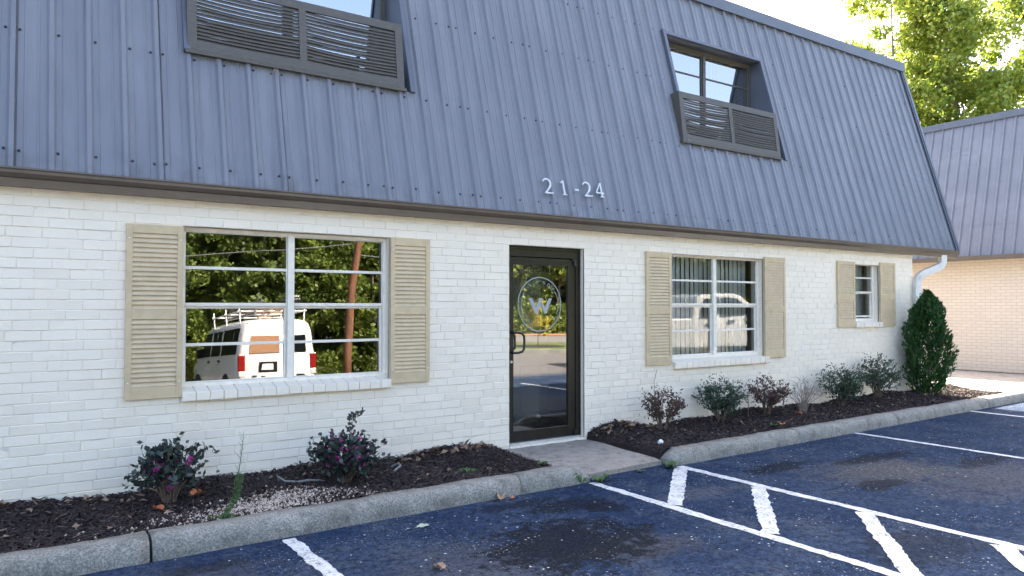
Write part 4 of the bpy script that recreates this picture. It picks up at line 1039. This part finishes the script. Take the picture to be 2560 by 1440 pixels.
fallen_leaf(-3.72, -.62, bz(-3.72, -.62) + .02, .055, 2.2, M['orange_leaf'], 'orange leaf beside the trunk of the leggy shrub', .8)
fallen_leaf(-3.42, -.50, bz(-3.42, -.5) + .05, .06, .7, M['orange_leaf'], 'orange leaf caught right of the leggy shrub trunk', .9)
fallen_leaf(-3.66, -.75, bz(-3.66, -.75) + .015, .05, .7, M['tan_leaf'], 'flat grey-tan leaf on mulch before the leggy shrub', .3)
fallen_leaf(-3.33, -.92, bz(-3.33, -.92) + .015, .05, 2.7, M['tan_leaf'], 'pale tan leaf at the left rim of the pebbles', .4)
fallen_leaf(3.55, -.98, bz(3.55, -.98) + .012, .075, .7, M['orange_leaf'], 'large orange leaf on mulch under the double window', .5)
fallen_leaf(4.45, -.6, bz(4.45, -.6) + .012, .06, 1.9, M['orange_leaf'], 'orange leaf at the foot of the bare twig shrub', .6)
cup = thing('crushed_cup', 'crushed white paper cup in the mulch next to the walk', 'litter', (1.28, -1.02, bz(1.28, -1.02)), .4)
m_ = MB(); V = []; n = 14
for i, (z, r) in enumerate(((.0, .022), (.018, .030), (.04, .034), (.052, .028))):
    for q in range(n):
        a = 2 * math.pi * q / n; rr = r * (1 + .18 * math.sin(3 * a + i)); V.append((rr * math.cos(a), rr * .75 * math.sin(a), z))
m_.add(V, [(i * n + q, i * n + (q + 1) % n, (i + 1) * n + (q + 1) % n, (i + 1) * n + q) for i in range(3) for q in range(n)] + [tuple(range(n))[::-1], tuple(3 * n + q for q in range(n))])
o = m_.build('cup_body', M['white'], cup, smooth=True); o.rotation_euler = (R(50), 0, 0); o.location = (0, 0, .02)
# bits of straw caught under the left louvre screen
m_ = MB()
for x, dx, l in ((-2.62, -.05, .09), (-2.60, .015, .09), (-1.83, .01, .13), (-1.57, -.03, .09)):
    m_.tube([(x, .165, 3.965), (x + dx, .13, 3.96 - l)], [.003, .002], 4)
m_.build('straw', M['tan_leaf'], bld)

# ------------------------------------------------------------------ trees
def tree_meshes(seed, h, cr, cz0, nleaf, lsize, nclump, trunk_r, limbs=9, cshape=1.):
    g_ = G(seed); tb = MB()
    top = h * .82; pts = [Vector((0, 0, -.2))]
    for i in range(1, 6): pts.append(Vector((g_.normal(0, .03 * h * .3), g_.normal(0, .03 * h * .3), top * i / 5)))
    tb.tube(pts, [trunk_r * (1.25, 1., .8, .6, .38, .15)[i] for i in range(6)], 9)
    cent = []
    for i in range(limbs):
        f = g_.uniform(.25, .85); k = int(f * 5); b0 = pts[k].lerp(pts[k + 1], f * 5 - k); a = 2.4 * i + g_.uniform(-.4, .4); ln = cr * g_.uniform(.6, 1.) * (1.15 - .5 * f)
        b1 = b0 + Vector((math.cos(a) * ln * .55, math.sin(a) * ln * .55, ln * .45)); b2 = b0 + Vector((math.cos(a) * ln, math.sin(a) * ln, ln * .95))
        tb.tube([b0, b1, b2], [trunk_r * .38 * (1.1 - f), trunk_r * .22 * (1.1 - f), .012], 6); cent.append(b2); cent.append(b1)
        for j in range(3):
            c0 = b1.lerp(b2, g_.uniform(0, 1)); c1 = c0 + Vector((g_.normal(0, .3), g_.normal(0, .3), g_.uniform(.1, .6))) * cr * .45; tb.tube([c0, c1], [.02, .006], 4); cent.append(c1)
    while len(cent) < nclump:
        u = g_.uniform(0, 1); zz = cz0 + (h - cz0) * u; rad = cr * (math.sin(math.pi * min(1, (u * .88 + .12))) ** .6) * math.sqrt(g_.uniform(.05, 1)); a = g_.uniform(0, 6.28)
        cent.append(Vector((rad * math.cos(a), rad * math.sin(a), zz)))
    cent = np.array([tuple(c) for c in cent]); per = nleaf // len(cent)
    sc = g_.uniform(.5, 1.25, len(cent)) * cr * .27
    off = rand_dirs(per * len(cent), g_) * (g_.uniform(0, 1, per * len(cent)) ** .45)[:, None]
    C = np.repeat(cent, per, 0) + off * np.repeat(sc, per)[:, None] * np.array([1.1, 1.1, .75])
    C = C[C[:, 2] > .3]
    me = leaves_mesh('crown', C, lsize, g_, .62, -.2)
    tm = bpy.data.meshes.new('trunk'); tm.from_pydata(tb.v, [], tb.f); tm.update(); tm.polygons.foreach_set('use_smooth', [True] * len(tm.polygons)); tm.materials.append(M['bark'])
    return tm, me
def place_tree(name, label, meshes, m, x, y, rz, s, group=None, cat='tree'):
    t = thing(name, label, cat, (x, y, 0), rz, group); t.scale = (s, s, s)
    mobj('trunk', meshes[0], None, t); c = mobj('crown', meshes[1], None, t)
    if not meshes[1].materials: meshes[1].materials.append(m)
    tag(c, kind='stuff'); return t
# autumn trees behind, upper right
for i, (D_, px, h, cr, lab) in enumerate(((34, 2245, 20, 3.1, 'yellow-green autumn tree rising just behind the right end of the roof'),
                                     (33, 2400, 20.5, 3.2, 'tall yellow-green tree right of the roof end above the neighbouring roof'),
                                     (37, 2330, 14.0, 2.8, 'lower yellow-green tree filling in between two taller ones'),
                                     (36, 2550, 17.0, 3.2, 'yellow-green tree at the far right beyond the neighbouring roof'))):
    lat = (px - 1280) / F_PX * D_; x = CAM.x + .563 * D_ + .826 * lat; y_ = CAM.y + .826 * D_ - .563 * lat
    tm = tree_meshes(100 + i, h, cr, 3.0, 27000, (.065, .14), 150, .17, 16)
    tm[0].materials.clear(); tm[0].materials.append(M['twig_pale'])
    place_tree('autumn_tree', lab, tm, M['tree_y'], x, y_, i * 1.3, 1., 'autumn trees behind the building')
# woods across the road, seen in the glass
wm = [(tree_meshes(200, 13, 3.4, .6, 11000, (.13, .24), 130, .20), M['tree_g']), (tree_meshes(201, 15, 3.2, 1.0, 11000, (.13, .25), 130, .22), M['tree_d']), (tree_meshes(202, 10, 3.3, .4, 9000, (.12, .22), 110, .16), M['tree_g'])]
gg = random.Random(9)
for row, (D_, n, s) in enumerate(((46.5, 22, .85), (51, 20, .95), (57, 18, 1.0))):
    for i in range(n):
        lat = -52 + 82 * (i + .5 * (row % 2)) / n + gg.uniform(-1, 1); k = gg.choice((0, 1, 2)) if row == 0 else gg.choice((0, 1))
        x, y_ = vd(D_ + gg.uniform(-1, 1.5), lat)
        place_tree('woodland_tree', 'leafy green woodland tree across the road, mirrored in the window glass', wm[k][0], wm[k][1], x, y_, gg.uniform(0, 6.28), s * gg.uniform(.85, 1.15), 'woodland trees across the road')
g_ = G(77); n = 55000; lat = g_.uniform(-50, 32, n); Dv = 44.5 + np.abs(g_.normal(0, 1.1, n)); hz = (g_.uniform(0, 1, n) ** 1.4) * (1.3 + .8 * np.sin(lat * .9) + .5 * np.sin(lat * 2.3)) + .05
P = np.stack([CAM.x + .563 * Dv + .826 * lat, -(CAM.y + .826 * Dv - .563 * lat), hz], -1)
o = mobj('undergrowth', leaves_mesh('undergrowth', P, (.07, .14), g_, .5, .5), M['tree_g']); tag(o, 'tangled green undergrowth along the edge of the wood', 'undergrowth', kind='stuff')
# sapling on the lawn
sx, sy = vd(30, 1.15); tm = tree_meshes(300, 2.1, .48, .45, 2600, (.03, .055), 60, .025, 9); place_tree('sapling', 'small golden sapling on the lawn, mirrored in the door glass', tm, M['sap'], sx, sy, 0, 1.)
ring = MB(); V = [(sx, sy, .12)] + [(sx + 1.1 * math.cos(a), sy + 1.1 * math.sin(a), .065) for a in [2 * math.pi * i / 24 for i in range(24)]]
ring.add(V, [(0, i + 1, (i + 1) % 24 + 1) for i in range(24)]); tag(ring.build('mulch_ring', M['mulch']), kind='structure')
# utility pole and wires
pxy = vd(31, -6.55); pl = thing('utility_pole', 'leaning reddish-brown wooden utility pole by the road, mirrored in the left window', 'pole', (pxy[0], pxy[1], 0))
MB().tube([(0, 0, -.3), (.12, .05, 1.6), (.22, .1, 3.0), (.30, .13, 4.2), (.62, .28, 6.4), (.86, .38, 8.6)], [.19, .18, .175, .165, .15, .14], 12).build('pole_shaft', M['pole'], pl, smooth=True)
MB().box(.75, .95, .28, .48, 8.2, 8.5).build('pole_cap', M['aluminium'], pl)
for i, (h0, h1, dl, lab) in enumerate(((7.2, 7.6, -30, 'upper overhead wire running off the utility pole'), (6.1, 6.5, -30, 'lower overhead wire sagging from the utility pole'), (5.6, 4.9, 14, 'short service wire from the pole towards the right'))):
    e = vd(33, -6.5 + dl); pts = []
    for k in range(17):
        f = k / 16; pts.append((pxy[0] + .6 + (e[0] - pxy[0]) * f, pxy[1] + .25 + (e[1] - pxy[1]) * f, h0 + (h1 - h0) * f - 3.2 * f * (1 - f) * (.5 if i == 2 else .35)))
    tag(MB().tube(pts, .028, 5).build('overhead_wire', M['plastic_grey']), lab, 'wire')

# ------------------------------------------------------------------ vehicles (seen mirrored)
def wheel(parent, x, y, z, r, wd):
    w_ = empty('wheel', (x, y, z), parent=parent)
    m_ = MB(); prof = [(r * .62, -wd / 2), (r * .93, -wd / 2), (r, -wd * .3), (r, wd * .3), (r * .93, wd / 2), (r * .62, wd / 2)]; n = 24; V = []
    for a in range(n):
        q = 2 * math.pi * a / n
        for rr, yy in prof: V.append((rr * math.cos(q), yy, rr * math.sin(q)))
    k = len(prof); m_.add(V, [(a * k + j, a * k + j + 1, ((a + 1) % n) * k + j + 1, ((a + 1) % n) * k + j) for a in range(n) for j in range(k - 1)]); m_.build('tyre', M['tyre'], w_, smooth=True)
    MB().tube([(0, -wd * .36, 0), (0, wd * .36, 0)], r * .63, 20).build('rim', M['rim'], w_)
def loft(stations, prof_n):
    m_ = MB(); V = [p for s_ in stations for p in s_]; n = prof_n; k = len(stations)
    m_.add(V, [(i * n + j, (i + 1) * n + j, (i + 1) * n + j + 1, i * n + j + 1) for i in range(k - 1) for j in range(n - 1)] + [tuple(range(n)), tuple((k - 1) * n + j for j in range(n))[::-1]])
    return m_
# van: local +x forward, rear at x = 0
vx, vy = 1.50, -13.1
van = thing('van', 'white cargo van with loaded roof rack parked across the lot, mirrored in left window', 'van', (vx, vy, 0), R(-90))
def vsec(x, w_, zb, zbelt, zroof, tum, crown=.10):
    hw = w_ / 2; half = [(hw - .06, zb), (hw - .01, zb + .16), (hw, zb + .45), (hw - .01, zbelt), (hw - tum * .55, zbelt + (zroof - zbelt) * .62), (hw - tum, zroof - crown * 1.3), (hw - tum - .12, zroof - crown * .45), (hw * .42, zroof)]
    return [(x, -y_, z) for y_, z in half] + [(x, y_, z) for y_, z in half[::-1]]
st = [vsec(0, 2.16, .52, 1.36, 2.26, .15), vsec(.05, 2.28, .48, 1.36, 2.34, .17), vsec(.4, 2.34, .46, 1.36, 2.40, .18), vsec(2.2, 2.36, .46, 1.36, 2.42, .18), vsec(4.0, 2.36, .46, 1.36, 2.40, .18), vsec(4.35, 2.35, .46, 1.36, 2.33, .19),
      vsec(5.05, 2.32, .46, 1.36, 1.58, .10), vsec(5.3, 2.30, .46, 1.30, 1.46, .08, .06), vsec(6.05, 2.20, .48, 1.18, 1.30, .08, .06), vsec(6.25, 2.05, .52, 1.0, 1.12, .08, .05)]
body = loft(st, 16).build('body', M['van'], van, smooth=True)
em = body.modifiers.new('edge', 'EDGE_SPLIT'); em.split_angle = R(50)
def side_quad(x0, x1, z0, z1, nm, m, sgn, par, off=.034, tum=.18, sk=0.):
    def yy(z): return sgn * (2.35 / 2 - .01 - tum * .55 * min(1, max(0, (z - 1.36) / .64)) - max(0, (z - 2.0)) * .25 + off)
    V = [(x0, yy(z0), z0), (x1, yy(z0), z0), (x1 - sk, yy(z1), z1), (x0, yy(z1), z1)]
    V2 = [(a, b - sgn * .03, c) for a, b, c in V]
    f = [(0, 1, 2, 3), (7, 6, 5, 4), (0, 4, 5, 1), (1, 5, 6, 2), (2, 6, 7, 3), (3, 7, 4, 0)]
    return MB().add(V + V2, f).build(nm, m, par, bevel=.008)
for sg in (-1, 1):
    for a, b, sk in ((.30, .72, 0), (.82, 1.92, 0), (2.15, 2.62, 0), (2.70, 3.22, 0), (3.45, 4.62, .48)):
        side_quad(a, b, 1.44, 2.14, 'side_window', M['carglass'], sg, van, sk=sk)
    for a in (2.02, 2.66, 3.33): side_quad(a - .006, a + .006, .62, 2.18, 'door_seam', M['black'], sg, van, off=.026)
    for a in (2.10, 3.42): side_quad(a, a + .16, 1.26, 1.32, 'door_handle', M['black'], sg, van, off=.045)
    MB().box(4.5, 4.62, sg * 1.2 - .12, sg * 1.2 + .12, 1.42, 1.72).build('wing_mirror', M['black'], van, bevel=.03)
    for x in (1.35, 5.1): wheel(van, x, sg * 1.0, .40, .40, .26)
    for x in (1.35, 5.1): MB().tube([(x, sg * 1.172, .46), (x, sg * 1.190, .46)], .47, 22).build('wheel_arch', M['tyre'], van)
    tl = MB(); tl.box(-.022, .07, sg * 1.075 - .085, sg * 1.075 + .085, .98, 1.42); tl.build('tail_light', M['red_lens'], van, bevel=.02)
    MB().box(-.018, .07, sg * 1.075 - .08, sg * 1.075 + .08, .83, .975).build('reversing_light', M['clear_lens'], van, bevel=.02)
def rearquad(y0, y1, z0, z1, nm, m, off):
    ln = lambda z: .0 + max(0, z - 1.36) * .055 - off
    V = [(ln(z0), y0, z0), (ln(z0), y1, z0), (ln(z1), y1 - .03 * (1 if y1 > 0 else 0), z1), (ln(z1), y0 + .03 * (1 if y0 < 0 else 0), z1)]; V2 = [(a + .02, b, c) for a, b, c in V]
    return MB().add(V + V2, [(0, 3, 2, 1), (4, 5, 6, 7), (0, 1, 5, 4), (1, 2, 6, 5), (2, 3, 7, 6), (3, 0, 4, 7)]).build(nm, m, van, bevel=.012)
# seen from the rear with +y on the -X side after the turn: boarded window on that side
BS = -1
def yr(a, b): return (min(BS * a, BS * b), max(BS * a, BS * b))
rearquad(*yr(.02, .94), .60, 2.22, 'rear_door', M['van'], .012); rearquad(*yr(-.94, -.02), .60, 2.22, 'rear_door', M['van'], .012)
rearquad(*yr(.09, .89), 1.44, 2.10, 'rear_window', M['cardboard'], .03); rearquad(*yr(-.89, -.09), 1.44, 2.10, 'rear_window', M['carglass'], .03)
rearquad(*yr(.16, .66), .94, 1.22, 'plate_recess', M['black'], .026); rearquad(*yr(.27, .59), .99, 1.15, 'licence_plate', M['white'], .04)
rearquad(*yr(.70, .84), .82, .87, 'oval_badge', M['black'], .03); rearquad(*yr(.48, .60), .82, .85, 'script_badge', M['black'], .03); rearquad(*yr(-.84, -.6), .80, .86, 'script_badge', M['black'], .03)
rearquad(*yr(-.95, .95), 2.24, 2.28, 'stop_light', M['red_lens'], .0)
MB().box(-.14, .05, -1.12, 1.12, .42, .60).build('rear_bumper', M['tyre'], van, bevel=.03)
rkk = MB()
for x in (.5, 2.0, 3.5):
    for s_ in (-1, 1): rkk.tube([(x, s_ * .98, 2.2), (x, s_ * 1.02, 2.78)], .02, 6)
    rkk.tube([(x, -1.06, 2.62), (x, 1.06, 2.62)], .02, 6)
for s_ in (-1, 1): rkk.tube([(.3, s_ * 1.0, 2.62), (3.7, s_ * 1.0, 2.60)], .02, 6)
rkk.build('roof_rack', M['white'], van)
def ladder(label, loc, rz, L, wdt, m, rungs, tilt=0):
    t = thing('ladder', label, 'ladder', loc, rz); t.rotation_euler = (R(tilt), 0, rz)
    for s_ in (-1, 1): MB().box(0, L, s_ * wdt - .02, s_ * wdt + .02, 0, .07).build('rail', m, t)
    for i in range(rungs): MB().tube([(L * (i + .5) / rungs, -wdt, .035), (L * (i + .5) / rungs, wdt, .035)], .017, 6).build('rung', m, t)
def vw(x, y_, z): return (vx + y_ * 1., vy - x, z)       # van-local to world after the -90 degree turn
ladder('dark ladder tipped on edge along the near side of the van rack', vw(.2, -.55 * 1, 2.70), R(-90), 3.4, .20, M['plastic_grey'], 11, 65)
ladder('orange-brown wooden ladder lying on the van roof rack', vw(.0, .30, 2.65), R(-86), 3.9, .22, M['wood'], 10)
for i, (y_, z, sk) in enumerate(((.0, 2.70, .10), (-.2, 2.74, -.06), (-.32, 2.66, .02))):
    a, b = Vector(vw(-.1, y_, z)), Vector(vw(3.2, y_ + sk, z + .02)); tag(MB().tube([a, b], .045, 8).build('pipe', M['wood']), ('pale pipe lying across the middle of the van rack', 'pale pipe topmost on the van rack load', 'pale pipe low on the near side of the van rack')[i], 'pipe')
bx = thing('toolbox', 'black and grey toolbox standing on the far side of the van rack', 'toolbox', vw(.9, .62, 2.65)); MB().box(-.28, .28, -.3, .3, 0, .42).build('case', M['black'], bx, bevel=.03); MB().box(-.24, .24, .285, .31, .12, .2).build('latch', M['red_lens'], bx); MB().box(-.29, .29, -.31, .31, .30, .34).build('lid_band', M['plastic_grey'], bx)
# pickup truck
tx, ty = vd(21, 5.6); tk = thing('pickup_truck', 'white pickup truck parked on the lot, mirrored faintly in the double window', 'pickup', (tx, ty, 0), R(14))
TW = 1.0
def tprof(pts, w0, w1, nm, m):       # side outline with tumblehome above the belt
    m_ = MB(); n = len(pts); yv = [w0 if z <= 1.42 else w0 - (w0 - w1) * (z - 1.42) / .62 for x, z in pts]
    V = [(x, -y_, z) for (x, z), y_ in zip(pts, yv)] + [(x, y_, z) for (x, z), y_ in zip(pts, yv)]
    m_.add(V, [tuple(range(n)), tuple(range(n, 2 * n))[::-1]] + [(i, n + i, n + (i + 1) % n, (i + 1) % n) for i in range(n)]); return m_.build(nm, m, tk, bevel=.04)
tprof([(-3.1, .62), (-3.1, 1.36), (-.95, 1.36), (-.95, .55)], TW, TW, 'truck_bed', M['van'])
tprof([(-.93, .55), (-.93, 1.40), (-.72, 1.95), (-.5, 2.03), (.55, 2.03), (.75, 1.98), (1.45, 1.42), (1.5, .55)], TW, TW - .2, 'cab', M['van'])
tprof([(1.47, .55), (1.42, 1.40), (1.9, 1.36), (2.75, 1.22), (2.95, 1.0), (2.95, .58)], TW - .01, TW, 'bonnet', M['van'])
for sg in (-1, 1):
    for P_ in ([(-.62, 1.46), (-.50, 1.90), (.02, 1.92), (.02, 1.46)], [(.10, 1.46), (.10, 1.92), (.58, 1.90), (1.12, 1.46)]):
        V = [(x, sg * (TW - .2 * (z - 1.42) / .62 + .012), z) for x, z in P_]; MB().add(V + [(a, b - sg * .05, c) for a, b, c in V], [(0, 1, 2, 3), (7, 6, 5, 4), (0, 4, 5, 1), (1, 5, 6, 2), (2, 6, 7, 3), (3, 7, 4, 0)]).build('side_window', M['carglass'], tk)
    for x in (-2.1, 2.15): wheel(tk, x, sg * .86, .42, .42, .27)
    for x in (-.45, .25): MB().box(x, x + .22, sg * (TW + .004) - .012, sg * (TW + .004) + .012, 1.22, 1.29).build('door_handle', M['black'], tk)
    MB().box(1.0, 1.12, sg * 1.12 - .11, sg * 1.12 + .11, 1.42, 1.62).build('wing_mirror', M['van'], tk, bevel=.02)
    MB().box(2.80, 2.965, sg * .78 - .16, sg * .78 + .16, .92, 1.12).build('headlight', M['clear_lens'], tk, bevel=.02)
